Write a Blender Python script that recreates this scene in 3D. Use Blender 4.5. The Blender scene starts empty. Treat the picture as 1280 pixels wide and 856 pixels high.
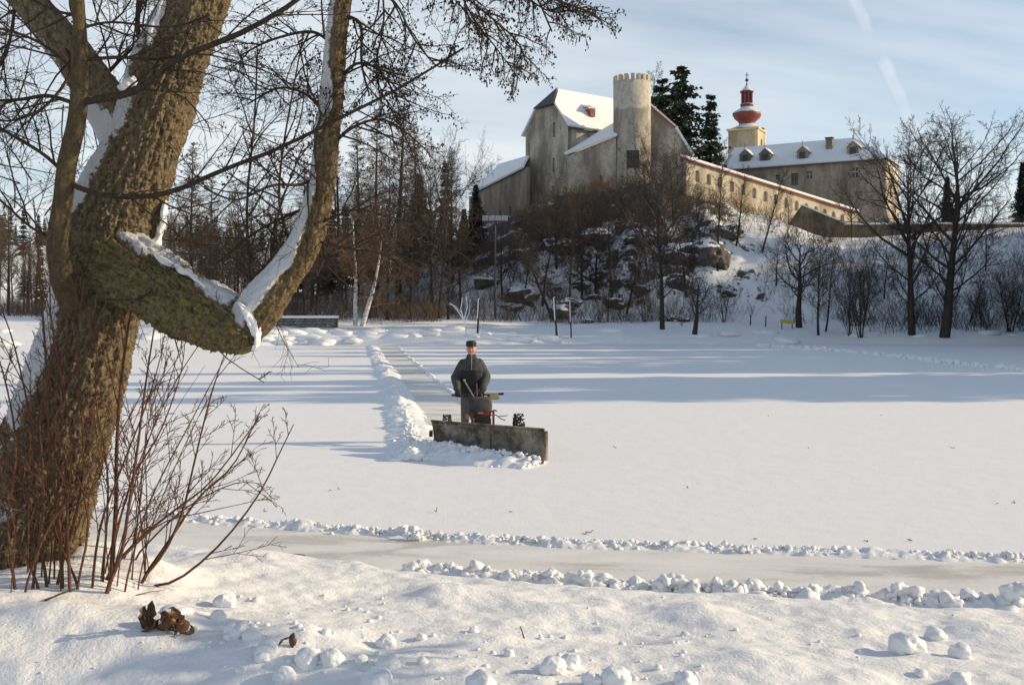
import bpy, bmesh, math, random
import numpy as np
from mathutils import Vector, Matrix
from mathutils.geometry import tessellate_polygon

R = math.radians
scene = bpy.context.scene
C = scene.collection

# ------------------------------------------------------------------ camera
F = 1302.0        # focal length in photo pixels (1280 wide)
CAMH = 2.25       # eye height above the ice
HOR = 395.0       # horizon row in the photo
cam_d = bpy.data.cameras.new('camera')
cam_d.sensor_width = 36.0
cam_d.lens = F / 1280.0 * 36.0
cam_d.shift_y = -(428.0 - HOR) / 1280.0
cam_d.clip_start = 0.1
cam_d.clip_end = 8000
cam = bpy.data.objects.new('camera', cam_d)
cam.location = (0, 0, CAMH)
cam.rotation_euler = (R(90), 0, 0)
C.objects.link(cam)
scene.camera = cam

# ------------------------------------------------------------------ sky, sun, exposure
SUN_AZ = 6.0     # degrees from +X towards +Y: to the right, slightly ahead of the camera
SUN_EL = 20.0
w = bpy.data.worlds.new('World')
scene.world = w
w.use_nodes = True
nt = w.node_tree
nt.nodes.clear()
wo = nt.nodes.new('ShaderNodeOutputWorld')
bg = nt.nodes.new('ShaderNodeBackground')
sky = nt.nodes.new('ShaderNodeTexSky')
sky.sky_type = 'NISHITA'
sky.sun_disc = False
sky.sun_elevation = R(SUN_EL)
sky.sun_rotation = R(90.0 - SUN_AZ)
sky.altitude = 500
sky.air_density = 1.0
sky.dust_density = 0.6
sky.ozone_density = 1.6
bg.inputs['Strength'].default_value = 0.14
def wn(t, **kw):
    n = nt.nodes.new(t)
    for k, v in kw.items():
        setattr(n, k, v)
    return n
def wl(a, b):
    nt.links.new(a, b)
def wmath(op, a, b=None, clamp=False):
    n = wn('ShaderNodeMath', operation=op, use_clamp=clamp)
    for i, v in enumerate((a, b)):
        if v is None:
            continue
        if isinstance(v, (int, float)):
            n.inputs[i].default_value = v
        else:
            wl(v, n.inputs[i])
    return n.outputs[0]
tc = wn('ShaderNodeTexCoord')
sep = wn('ShaderNodeSeparateXYZ')
wl(tc.outputs['Generated'], sep.inputs[0])
dx, dy, dz = sep.outputs
den = wmath('ADD', wmath('MAXIMUM', dz, 0.0), 0.10)
cx, cy = wmath('DIVIDE', dx, den), wmath('DIVIDE', dy, den)
comb = wn('ShaderNodeCombineXYZ')
wl(cx, comb.inputs[0]); wl(cy, comb.inputs[1])
mp = wn('ShaderNodeMapping')
mp.inputs['Scale'].default_value = (0.55, 1.0, 1.0)
mp.inputs['Rotation'].default_value = (0, 0, R(24))
mp.inputs['Location'].default_value = (1.35, 0.3, 0.0)
wl(comb.outputs[0], mp.inputs[0])
n1 = wn('ShaderNodeTexNoise')
n1.inputs['Scale'].default_value = 0.55
n1.inputs['Detail'].default_value = 7
n1.inputs['Roughness'].default_value = 0.55
n1.inputs['Distortion'].default_value = 0.5
wl(mp.outputs[0], n1.inputs['Vector'])
rmp = wn('ShaderNodeMapRange')
rmp.inputs['From Min'].default_value = 0.40
rmp.inputs['From Max'].default_value = 0.58
wl(n1.outputs['Fac'], rmp.inputs['Value'])
cloud = rmp.outputs[0]
# the veil thickens towards the horizon
hz = wn('ShaderNodeMapRange')
hz.inputs['From Min'].default_value = 0.0
hz.inputs['From Max'].default_value = 0.34
hz.inputs['To Min'].default_value = 0.60
hz.inputs['To Max'].default_value = 0.0
wl(dz, hz.inputs['Value'])
cl = wmath('ADD', wmath('MULTIPLY', cloud, 0.78), hz.outputs[0], True)
cl = wmath('MULTIPLY', cl, 0.90)
# an old contrail: a soft band in the plane through two sky directions
def pdir(px, py):
    return Vector(((px - 640) / F, 1.0, (HOR - py) / F)).normalized()
ca, cb = pdir(1066, -5), pdir(1138, 150)
cn = ca.cross(cb).normalized()
vd = wn('ShaderNodeVectorMath', operation='DOT_PRODUCT')
vd.inputs[1].default_value = cn
wl(tc.outputs['Generated'], vd.inputs[0])
n2 = wn('ShaderNodeTexNoise')
n2.inputs['Scale'].default_value = 22
n2.inputs['Detail'].default_value = 4
wl(tc.outputs['Generated'], n2.inputs['Vector'])
wob = wmath('MULTIPLY', wmath('SUBTRACT', n2.outputs['Fac'], 0.5), 0.010)
ad = wmath('ABSOLUTE', wmath('ADD', vd.outputs['Value'], wob))
trail = wn('ShaderNodeMapRange')
trail.interpolation_type = 'SMOOTHSTEP'
trail.inputs['From Min'].default_value = 0.012
trail.inputs['From Max'].default_value = 0.002
wl(ad, trail.inputs['Value'])
tl = wmath('MULTIPLY', wmath('MULTIPLY', trail.outputs[0], n2.outputs['Fac']), 1.25, True)
# only on the side of the sky ahead of the camera, high enough
tl = wmath('MULTIPLY', tl, wmath('GREATER_THAN', dy, 0.0))
cl = wmath('MAXIMUM', cl, tl)
mixs = wn('ShaderNodeMixRGB')
wl(cl, mixs.inputs[0])
wl(sky.outputs[0], mixs.inputs[1])
mixs.inputs[2].default_value = (6.1, 6.5, 6.75, 1)
wl(mixs.outputs[0], bg.inputs['Color'])
wl(bg.outputs[0], wo.inputs['Surface'])

sd = bpy.data.lights.new('sun', 'SUN')
sd.energy = 4.9
sd.angle = R(0.55)
sd.color = (1.0, 0.795, 0.51)
sun = bpy.data.objects.new('sun', sd)
sv = Vector((math.cos(R(SUN_EL)) * math.cos(R(SUN_AZ)), math.cos(R(SUN_EL)) * math.sin(R(SUN_AZ)), math.sin(R(SUN_EL))))
sun.rotation_euler = sv.to_track_quat('Z', 'Y').to_euler()
sun.location = sv * 60
C.objects.link(sun)

vs = scene.view_settings
vs.view_transform = 'Standard'
vs.look = 'None'
vs.gamma = 1.0
vs.use_curve_mapping = False
vs.exposure = 0.0
scene.cycles.max_bounces = 6
scene.cycles.diffuse_bounces = 3
scene.cycles.glossy_bounces = 2
scene.cycles.transmission_bounces = 2
scene.cycles.transparent_max_bounces = 4
scene.cycles.use_denoising = True

# ------------------------------------------------------------------ helpers
def at(px, py, Y):
    return Vector(((px - 640.0) * Y / F, Y, CAMH + (HOR - py) * Y / F))

_perm = np.random.RandomState(7).permutation(256)
_perm = np.concatenate([_perm, _perm, _perm])
def vnoise(x, y, z):
    xi, yi, zi = np.floor(x).astype(int), np.floor(y).astype(int), np.floor(z).astype(int)
    xf, yf, zf = x - xi, y - yi, z - zi
    u, v, t = xf*xf*(3-2*xf), yf*yf*(3-2*yf), zf*zf*(3-2*zf)
    def h(a, b, c):
        return _perm[(_perm[(_perm[a & 255] + b) & 255] + c) & 255] / 255.0
    def l(a, b, f):
        return a + (b - a) * f
    return l(l(l(h(xi,yi,zi), h(xi+1,yi,zi), u), l(h(xi,yi+1,zi), h(xi+1,yi+1,zi), u), v),
             l(l(h(xi,yi,zi+1), h(xi+1,yi,zi+1), u), l(h(xi,yi+1,zi+1), h(xi+1,yi+1,zi+1), u), v), t) * 2 - 1
def fbm(x, y, z, o=4, g=0.5):
    s, a = 0, 1.0
    for i in range(o):
        s = s + a * vnoise(x + 17.3*i, y + 9.1*i, z + 3.7*i)
        x, y, z, a = x*2.03, y*2.03, z*2.03, a*g
    return s
def smooth(a, b, x):
    t = np.clip((x - a) / (b - a), 0, 1)
    return t*t*(3-2*t)

def raw_mesh(name, V, faces_by_size):
    """V (n,3); faces_by_size: list of (m,k) int arrays"""
    me = bpy.data.meshes.new(name)
    V = np.asarray(V, dtype=np.float32)
    me.vertices.add(len(V))
    me.vertices.foreach_set('co', V.ravel())
    loops, starts, c = [], [], 0
    for fa in faces_by_size:
        fa = np.asarray(fa, dtype=np.int32)
        if len(fa) == 0:
            continue
        k = fa.shape[1]
        loops.append(fa.ravel())
        starts.append(c + np.arange(len(fa)) * k)
        c += fa.size
    loops = np.concatenate(loops); starts = np.concatenate(starts)
    me.loops.add(len(loops))
    me.loops.foreach_set('vertex_index', loops.astype(np.int32))
    me.polygons.add(len(starts))
    me.polygons.foreach_set('loop_start', starts.astype(np.int32))
    me.update(calc_edges=True)
    return me

def smooth_on(me):
    me.polygons.foreach_set('use_smooth', np.ones(len(me.polygons), dtype=bool))

def link(name, me, mat=None, parent=None, loc=None):
    o = bpy.data.objects.new(name, me)
    if mat is not None and me is not None and len(me.materials) == 0:
        me.materials.append(mat)
    C.objects.link(o)
    if parent is not None:
        o.parent = parent
    if loc is not None:
        o.location = loc
    return o

def tag(o, label=None, cat=None, group=None, kind=None):
    if label: o['label'] = label
    if cat: o['category'] = cat
    if group: o['group'] = group
    if kind: o['kind'] = kind
    return o

def thing(name, loc, label, cat, group=None, rz=0.0):
    o = bpy.data.objects.new(name, None)
    o.empty_display_size = 0.2
    o.location = loc
    o.rotation_euler = (0, 0, rz)
    C.objects.link(o)
    return tag(o, label, cat, group)

class Tubes:
    def __init__(s):
        s.b = {}
        s.extraV, s.extraF, s.count = [], [], 0
    def add(s, pts, rad, sides):
        s.b.setdefault((len(pts), sides), []).append((pts, rad))
        s.count += 1
    def arrays(s):
        Vs, Fs, base = [], [], 0
        for (n, k), lst in s.b.items():
            P = np.array([[tuple(q) for q in p] for p, r in lst], dtype=np.float64)
            Rr = np.array([r for p, r in lst], dtype=np.float64)
            T = np.gradient(P, axis=1)
            T /= np.linalg.norm(T, axis=2, keepdims=True) + 1e-12
            mean = P[:, -1] - P[:, 0]
            mean /= np.linalg.norm(mean, axis=1, keepdims=True) + 1e-12
            ref = np.where(np.abs(mean[:, 2:3]) > 0.8, np.array([[1.0, 0.13, 0]]), np.array([[0.0, 0.11, 1.0]]))
            N = np.cross(T, ref[:, None, :])
            N /= np.linalg.norm(N, axis=2, keepdims=True) + 1e-12
            B = np.cross(T, N)
            a = np.arange(k) / k * 2 * np.pi
            V = P[:, :, None, :] + Rr[:, :, None, None] * (np.cos(a)[None, None, :, None] * N[:, :, None, :] + np.sin(a)[None, None, :, None] * B[:, :, None, :])
            m = len(lst)
            Vs.append(V.reshape(-1, 3))
            i, j, q = np.meshgrid(np.arange(m), np.arange(n-1), np.arange(k), indexing='ij')
            b0 = base + (i*n + j)*k
            q2 = (q+1) % k
            Fs.append(np.stack([b0+q, b0+q2, b0+k+q2, b0+k+q], -1).reshape(-1, 4))
            base += m*n*k
        V = np.concatenate(Vs) if Vs else np.zeros((0, 3))
        Fq = np.concatenate(Fs) if Fs else np.zeros((0, 4), int)
        return V, Fq
    def mesh(s, name, sm=True):
        V, Fq = s.arrays()
        me = raw_mesh(name, V, [Fq])
        if sm: smooth_on(me)
        return me

def catmull(P, n):
    P = np.array([tuple(p) for p in P], dtype=float)
    m = len(P)
    t = np.linspace(0, m-1, n)
    i = np.clip(np.floor(t).astype(int), 0, m-2)
    f = (t - i)[:, None]
    g = lambda k: P[np.clip(k, 0, m-1)]
    p0, p1, p2, p3 = g(i-1), g(i), g(i+1), g(i+2)
    return 0.5*((2*p1) + (p2-p0)*f + (2*p0-5*p1+4*p2-p3)*f*f + (3*p1-p0-3*p2+p3)*f**3)

def pxpath(lst, n):
    return catmull([at(*q) for q in lst], n)

def rdir(rng):
    while True:
        v = Vector((rng.uniform(-1,1), rng.uniform(-1,1), rng.uniform(-1,1)))
        if 0.05 < v.length < 1: return v.normalized()

def grow(tbs, rng, p, d, L, r, lvl, sp):
    n = sp['n'][lvl]
    pts, rad = [p.copy()], [r]
    cur, dd = p.copy(), d.normalized()
    rend = max(sp['rmin']*0.6, r*sp['tap'][lvl])
    for i in range(1, n):
        dd = (dd + rdir(rng)*sp['wig'][lvl] + Vector((0,0,sp['up'][lvl]))).normalized()
        cur = cur + dd*(L/(n-1))
        pts.append(cur.copy())
        rad.append(r + (rend-r)*i/(n-1))
    tbs[lvl].add(pts, rad, sp['sides'][lvl])
    if lvl + 1 < len(sp['n']):
        k = sp['k'][lvl]
        k = int(k*rng.uniform(0.75, 1.25) + 0.5)
        st = sp['start'][lvl]
        for c in range(k):
            t = st + (1-st)*((c + rng.random())/k)
            f = t*(n-1); i = min(int(f), n-2); f -= i
            q = pts[i].lerp(pts[i+1], f)
            td = (pts[i+1]-pts[i]).normalized()
            pr = td.orthogonal().normalized()
            pr.rotate(Matrix.Rotation((c*2.4 + rng.uniform(-.6,.6)), 3, td))
            an = R(sp['ang'][lvl])*rng.uniform(0.7, 1.25)
            nd = td*math.cos(an) + pr*math.sin(an)
            shp = sp['shape'](t) if lvl == 0 else (1.0 - 0.55*t)
            l2 = L*sp['ratio'][lvl]*shp*rng.uniform(0.7, 1.2)
            r2 = max(sp['rmin'], min((rad[i] + (rad[i+1]-rad[i])*f)*0.8, l2*sp['rl']))
            grow(tbs, rng, q, nd, l2, r2, lvl+1, sp)
    return pts, rad

# ------------------------------------------------------------------ materials
def mat_new(name):
    m = bpy.data.materials.new(name)
    m.use_nodes = True
    t = m.node_tree
    b = t.nodes['Principled BSDF']
    return m, t, b
class NB:
    def __init__(s, t): s.t = t
    def n(s, ty, **kw):
        x = s.t.nodes.new(ty)
        for k, v in kw.items(): setattr(x, k, v)
        return x
    def l(s, a, b): s.t.links.new(a, b)
    def noise(s, vec, scale, detail=4, rough=0.55, dist=0.0):
        x = s.n('ShaderNodeTexNoise')
        x.inputs['Scale'].default_value = scale; x.inputs['Detail'].default_value = detail
        x.inputs['Roughness'].default_value = rough; x.inputs['Distortion'].default_value = dist
        if vec is not None: s.l(vec, x.inputs['Vector'])
        return x.outputs['Fac']
    def mapr(s, v, a, b, c=0.0, d=1.0):
        x = s.n('ShaderNodeMapRange')
        x.inputs['From Min'].default_value = a; x.inputs['From Max'].default_value = b
        x.inputs['To Min'].default_value = c; x.inputs['To Max'].default_value = d
        s.l(v, x.inputs['Value']); return x.outputs[0]
    def math(s, op, a, b=None, clamp=False):
        x = s.n('ShaderNodeMath', operation=op, use_clamp=clamp)
        for i, v in enumerate((a, b)):
            if v is None: continue
            if isinstance(v, (int, float)): x.inputs[i].default_value = v
            else: s.l(v, x.inputs[i])
        return x.outputs[0]
    def mix(s, f, a, b):
        x = s.n('ShaderNodeMixRGB')
        if isinstance(f, (int, float)): x.inputs[0].default_value = f
        else: s.l(f, x.inputs[0])
        for i, v in ((1, a), (2, b)):
            if isinstance(v, tuple): x.inputs[i].default_value = (*v[:3], 1)
            else: s.l(v, x.inputs[i])
        return x.outputs[0]
    def ramp(s, f, stops):
        x = s.n('ShaderNodeValToRGB')
        e = x.color_ramp.elements
        while len(e) > 2: e.remove(e[-1])
        for i, (p, c) in enumerate(stops):
            if i >= 2: e.new(p)
            e[i].position = p; e[i].color = (*c, 1)
        s.l(f, x.inputs[0]); return x.outputs[0]
    def coord(s, which='Object', scale=None):
        x = s.n('ShaderNodeTexCoord').outputs[which]
        if scale:
            m = s.n('ShaderNodeMapping'); m.inputs['Scale'].default_value = scale
            s.l(x, m.inputs[0]); x = m.outputs[0]
        return x
    def bump(s, h, strength, dist):
        x = s.n('ShaderNodeBump')
        x.inputs['Strength'].default_value = strength; x.inputs['Distance'].default_value = dist
        s.l(h, x.inputs['Height']); return x.outputs[0]
    def upness(s):
        g = s.n('ShaderNodeNewGeometry')
        p = s.n('ShaderNodeSeparateXYZ'); s.l(g.outputs['Normal'], p.inputs[0])
        return p.outputs

SNOW = (0.86, 0.87, 0.89)
def snow_mat(name, big=0.0, fine=0.4, scale=60, glint=True):
    m, t, b = mat_new(name); q = NB(t)
    co = q.coord('Object')
    h = q.noise(co, scale, 6, 0.65)
    h2 = q.noise(co, scale*0.12, 3, 0.5)
    hh = q.math('ADD', h, q.math('MULTIPLY', h2, 2.0))
    q.l(q.bump(hh, fine, 0.02 if big == 0 else big), b.inputs['Normal'])
    q.l(q.mix(q.noise(co, scale*0.05, 3), (0.83, 0.84, 0.86), (0.89, 0.895, 0.90)), b.inputs['Base Color'])
    b.inputs['Roughness'].default_value = 0.6
    b.inputs['Specular IOR Level'].default_value = 0.25
    if glint:
        v = q.n('ShaderNodeTexVoronoi'); v.inputs['Scale'].default_value = 34
        q.l(co, v.inputs['Vector'])
        sp = q.n('ShaderNodeSeparateColor'); q.l(v.outputs['Color'], sp.inputs[0])
        g = q.math('MULTIPLY', q.math('GREATER_THAN', sp.outputs[0], 0.965), q.math('LESS_THAN', v.outputs['Distance'], 0.16))
        # single mirror-like crystals lying among the dull ones
        q.l(q.mapr(g, 0, 1, 0.6, 0.26), b.inputs['Roughness'])
        q.l(q.mapr(g, 0, 1, 0.25, 1.0), b.inputs['Specular IOR Level'])
        q.l(g, b.inputs['Metallic'])
    return m
M = {}
M['snow_bank'] = snow_mat('snow_bank', fine=0.55, scale=45)
M['snow_lake'] = snow_mat('snow_lake', fine=0.25, scale=30)
M['snow'] = snow_mat('snow', fine=0.45, scale=70, glint=False)

def simple(name, col, rough=0.7, metal=0.0, var=0.25, scale=20, bump=0.15):
    m, t, b = mat_new(name); q = NB(t)
    co = q.coord('Object')
    f = q.noise(co, scale, 5, 0.6)
    lo = tuple(c*(1-var) for c in col); hi = tuple(min(1, c*(1+var)) for c in col)
    q.l(q.mix(q.mapr(f, .3, .7), lo, hi), b.inputs['Base Color'])
    if bump: q.l(q.bump(f, bump, 0.01), b.inputs['Normal'])
    b.inputs['Roughness'].default_value = rough
    b.inputs['Metallic'].default_value = metal
    return m

def bark_mat(name, dark, light, scale, snow=0.0, moss=None, mossamt=0.0, left_snow=False):
    m, t, b = mat_new(name); q = NB(t)
    co = q.coord('Object', (1, 1, 0.5))
    f = q.noise(co, scale, 8, 0.72, 0.6)
    co2 = q.coord('Object')
    col = q.mix(q.mapr(f, .32, .68), dark, light)
    if moss:
        mk = q.mapr(q.noise(co2, scale*0.55, 5, 0.65), 0.62-mossamt, 0.70-mossamt*0.6)
        col = q.mix(mk, col, q.mix(q.noise(co2, scale*3, 2), moss, tuple(c*1.9 for c in moss)))
    nx, ny, nz = q.upness()
    rgh = 0.85
    if snow > 0:
        sn = q.math('ADD', nz, q.math('MULTIPLY', q.math('SUBTRACT', q.noise(co2, scale*0.5, 4), 0.5), 1.6))
        mk = q.mapr(sn, 1.02-snow, 1.10-snow)
        col = q.mix(mk, col, SNOW)
    if left_snow:
        sn = q.math('ADD', q.n('ShaderNodeAttribute', attribute_name='plaster').outputs['Fac'], q.math('MULTIPLY', q.math('SUBTRACT', q.noise(co2, 30, 5, 0.65), 0.5), 0.5))
        col = q.mix(q.mapr(sn, 0.48, 0.54), col, SNOW)
    q.l(col, b.inputs['Base Color'])
    q.l(q.bump(q.math('ADD', f, q.math('MULTIPLY', q.noise(co2, scale*2.2, 5, .7), .7)), 0.9, 0.02 if scale < 20 else 0.035), b.inputs['Normal'])
    b.inputs['Roughness'].default_value = rgh
    b.inputs['Specular IOR Level'].default_value = 0.15
    return m
M['bark_old'] = bark_mat('bark_old', (0.034, 0.026, 0.020), (0.46, 0.35, 0.225), 42, moss=(0.20, 0.172, 0.080), mossamt=0.10, left_snow=True)
M['bark_limb'] = bark_mat('bark_limb', (0.036, 0.027, 0.017), (0.44, 0.33, 0.19), 42, moss=(0.21, 0.185, 0.050), mossamt=0.13, left_snow=True)
M['bark_side'] = bark_mat('bark_side', (0.07, 0.05, 0.034), (0.19, 0.14, 0.085), 30, moss=(0.11, 0.095, 0.03), mossamt=0.08)
M['bark_stem'] = bark_mat('bark_stem', (0.034, 0.026, 0.017), (0.42, 0.30, 0.175), 44, moss=(0.12, 0.10, 0.032), mossamt=0.07, left_snow=True)
M['twig_near'] = bark_mat('twig_near', (0.05, 0.036, 0.026), (0.14, 0.10, 0.07), 40, snow=0.02)
M['shoot'] = bark_mat('shoot', (0.10, 0.045, 0.030), (0.27, 0.135, 0.085), 40, snow=0.10)
M['bark_far'] = bark_mat('bark_far', (0.030, 0.025, 0.021), (0.075, 0.060, 0.048), 6)
M['twig_far'] = simple('twig_far', (0.060, 0.047, 0.038), 0.9, var=0.3, scale=2, bump=0)
M['twig_brown'] = simple('twig_brown', (0.12, 0.072, 0.040), 0.9, var=0.3, scale=2, bump=0)
M['twig_rust'] = simple('twig_rust', (0.112, 0.078, 0.054), 0.9, var=0.35, scale=1.5, bump=0)
M['needle'] = simple('needle', (0.040, 0.058, 0.030), 0.8, var=0.45, scale=1.3, bump=0)
M['needle_dark'] = simple('needle_dark', (0.016, 0.024, 0.018), 0.8, var=0.4, scale=1.3, bump=0)
M['cone'] = simple('cone', (0.035, 0.022, 0.016), 0.9, var=0.2, bump=0)
def birch_mat():
    m, t, b = mat_new('birch_bark'); q = NB(t)
    f = q.noise(q.coord('Object', (1, 1, 2.5)), 3.0, 5, 0.7)
    q.l(q.mix(q.mapr(f, .52, .60), (0.62, 0.60, 0.56), (0.08, 0.07, 0.06)), b.inputs['Base Color'])
    b.inputs['Roughness'].default_value = 0.75
    return m
M['birch'] = birch_mat()

def rock_mat(name, thr):
    m, t, b = mat_new(name); q = NB(t)
    co = q.coord('Object')
    f = q.noise(co, 2.2, 7, 0.65)
    col = q.mix(q.mapr(f, .3, .7), (0.045, 0.040, 0.036), (0.17, 0.145, 0.122))
    nx, ny, nz = q.upness()
    sn = q.math('ADD', nz, q.math('MULTIPLY', q.math('SUBTRACT', q.noise(co, 1.6, 5, .6), 0.5), 0.9))
    q.l(q.mix(q.mapr(sn, thr, thr+0.07), col, SNOW), b.inputs['Base Color'])
    q.l(q.bump(f, 0.7, 0.15), b.inputs['Normal'])
    b.inputs['Roughness'].default_value = 0.9
    return m
M['rock'] = rock_mat('rock', 0.52)

def terrain_mat():
    m, t, b = mat_new('hillside'); q = NB(t)
    co = q.coord('Object')
    a = q.n('ShaderNodeAttribute', attribute_name='bare').outputs['Fac']
    f = q.noise(co, 0.42, 7, 0.68)
    f2 = q.noise(co, 2.1, 5, 0.6)
    v = q.math('ADD', a, q.math('ADD', q.math('MULTIPLY', q.math('SUBTRACT', f, 0.5), 1.5), q.math('MULTIPLY', q.math('SUBTRACT', f2, 0.5), 0.7)))
    mk = q.mapr(v, 0.47, 0.56)
    soil = q.mix(q.mapr(f2, .35, .65), (0.040, 0.033, 0.026), (0.115, 0.085, 0.058))
    q.l(q.mix(mk, SNOW, soil), b.inputs['Base Color'])
    q.l(q.bump(q.math('ADD', f2, q.noise(co, 9, 4)), 0.5, 0.12), b.inputs['Normal'])
    b.inputs['Roughness'].default_value = 0.8
    return m
M['terrain'] = terrain_mat()

def ice_mat(name, seed, g):
    m, t, b = mat_new(name); q = NB(t)
    co = q.coord('Object', (0.55, 1.6, 1))
    mpn = q.n('ShaderNodeMapping'); mpn.inputs['Location'].default_value = (seed, seed*.7, 0)
    q.l(co, mpn.inputs[0])
    f = q.noise(mpn.outputs[0], 1.1, 6, 0.62, 0.6)
    f2 = q.noise(q.coord('Object'), 14, 5, 0.7)
    v = q.math('ADD', f, q.math('MULTIPLY', q.math('SUBTRACT', f2, .5), 0.18))
    q.l(q.ramp(v, [(0.36, (0.80, 0.795, 0.78)), (0.52, (0.72, 0.71, 0.68)), (0.60, (g, g*0.97, g*0.88)), (0.72, (g*.85, g*0.82, g*0.73))]), b.inputs['Base Color'])
    q.l(q.mapr(v, .45, .65, .7, .38), b.inputs['Roughness'])
    q.l(q.bump(f2, 0.35, 0.01), b.inputs['Normal'])
    b.inputs['Specular IOR Level'].default_value = 0.3
    return m
M['ice'] = ice_mat('scraped_ice', 3.1, 0.56)
M['ice2'] = ice_mat('scraped_ice_far', 8.4, 0.62)

def plaster(name, base, stain, amount, split=None, light=None, scale=0.35):
    m, t, b = mat_new(name); q = NB(t)
    co = q.coord('Object')
    st = q.noise(q.coord('Object', (1, 1, 0.35)), scale, 7, 0.66)
    f = q.noise(co, 2.5, 6, 0.65)
    col = q.mix(q.mapr(st, 0.50-amount, 0.62-amount*0.6), base, stain)
    if split is not None:
        sx = q.n('ShaderNodeSeparateXYZ'); q.l(co, sx.inputs[0])
        z = q.math('ADD', sx.outputs[2], q.math('MULTIPLY', q.math('SUBTRACT', q.noise(co, .9, 4), .5), 2.0))
        col = q.mix(q.mapr(z, split, split+0.25), col, q.mix(q.mapr(st, .4, .75), light, tuple(c*.86 for c in light)))
    col = q.mix(q.math('MULTIPLY', q.mapr(f, .42, .66), 0.5), col, stain)
    q.l(col, b.inputs['Base Color'])
    q.l(q.bump(f, 0.35, 0.06), b.inputs['Normal'])
    b.inputs['Roughness'].default_value = 0.9
    b.inputs['Specular IOR Level'].default_value = 0.2
    return m
M['wall_keep'] = plaster('wall_keep', (0.56, 0.51, 0.42), (0.24, 0.21, 0.17), 0.10)
M['wall_tower'] = plaster('wall_tower', (0.52, 0.48, 0.40), (0.25, 0.22, 0.18), 0.08, split=27.2, light=(0.58, 0.53, 0.43))
M['wall_wing'] = plaster('wall_wing', (0.36, 0.30, 0.23), (0.17, 0.14, 0.11), 0.13)
M['wall_palace'] = plaster('wall_palace', (0.42, 0.36, 0.285), (0.21, 0.175, 0.135), 0.08)
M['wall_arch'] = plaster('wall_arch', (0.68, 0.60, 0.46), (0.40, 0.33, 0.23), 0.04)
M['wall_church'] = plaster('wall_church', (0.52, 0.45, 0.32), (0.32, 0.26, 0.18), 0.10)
M['wall_stone'] = plaster('wall_stone', (0.21, 0.18, 0.145), (0.095, 0.08, 0.064), 0.10, scale=1.2)
M['cream'] = simple('cream_trim', (0.62, 0.50, 0.30), 0.8, var=.1, scale=3, bump=0)
M['dark_open'] = simple('dark_opening', (0.020, 0.019, 0.018), 0.6, var=.2, bump=0)
M['niche'] = simple('niche_infill', (0.42, 0.42, 0.42), 0.8, var=.2, scale=1, bump=0)
M['slate'] = simple('slate', (0.070, 0.068, 0.070), 0.7, var=.2, scale=3)
M['tile_red'] = simple('tile_red', (0.30, 0.065, 0.045), 0.7, var=.25, scale=4)
M['window_glass'] = simple('window_glass', (0.03, 0.034, 0.04), 0.12, var=.1, bump=0)
M['white_paint'] = simple('white_paint', (0.55, 0.54, 0.50), 0.6, var=.1, bump=0)
def dome_mat():
    m, t, b = mat_new('dome_red'); q = NB(t)
    co = q.coord('Object')
    nx, ny, nz = q.upness()
    sn = q.math('ADD', nz, q.math('MULTIPLY', q.math('SUBTRACT', q.noise(co, 1.8, 4), .5), 0.5))
    red = q.mix(q.noise(co, 1.5, 4), (0.15, 0.024, 0.018), (0.27, 0.055, 0.036))
    q.l(q.mix(q.mapr(sn, .40, .52), red, (0.62, 0.66, 0.70)), b.inputs['Base Color'])
    b.inputs['Roughness'].default_value = 0.55
    return m
M['dome'] = dome_mat()

# ------------------------------------------------------------------ land
crest_x = [-9, -4.5, -2.74, -1.97, -0.72, 0.34, 1.44, 3.36, 7, 12]
crest_y = [9.6, 9.15, 8.69, 8.45, 7.80, 7.42, 7.22, 6.86, 6.3, 5.6]
def Yc(x):
    return np.interp(x, crest_x, crest_y)
mounds = []   # (x, y, height, sx, sy)
def bank(x, y):
    x = np.asarray(x, float); y = np.asarray(y, float)
    d = Yc(x) - y
    z = -0.12 + 0.45*smooth(-0.70, 0.05, d) + 0.085*np.clip(d, 0, 4.0)
    # hollow shaped to shade the near left, and the rise under the old tree
    z = z - 0.42*smooth(5.45, 4.35, y + 0.10*(x+2))*smooth(-0.15, -1.15, x)
    z = z + 0.20*np.exp(-((x+3.0)**2/1.2 + (y-6.6)**2/1.0))
    for mx, my, mh, sx, sy in mounds:
        z = z + mh*np.exp(-((x-mx)**2/sx**2 + (y-my)**2/sy**2))
    land = smooth(-0.6, 0.2, d)
    z = z + land*(0.050*fbm(x*0.9, y*0.9, x*0+1.5, 3) + 0.020*fbm(x*3.1, y*3.1, x*0+5.5, 3) + 0.006*fbm(x*13, y*13, x*0, 4))
    return z

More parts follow.
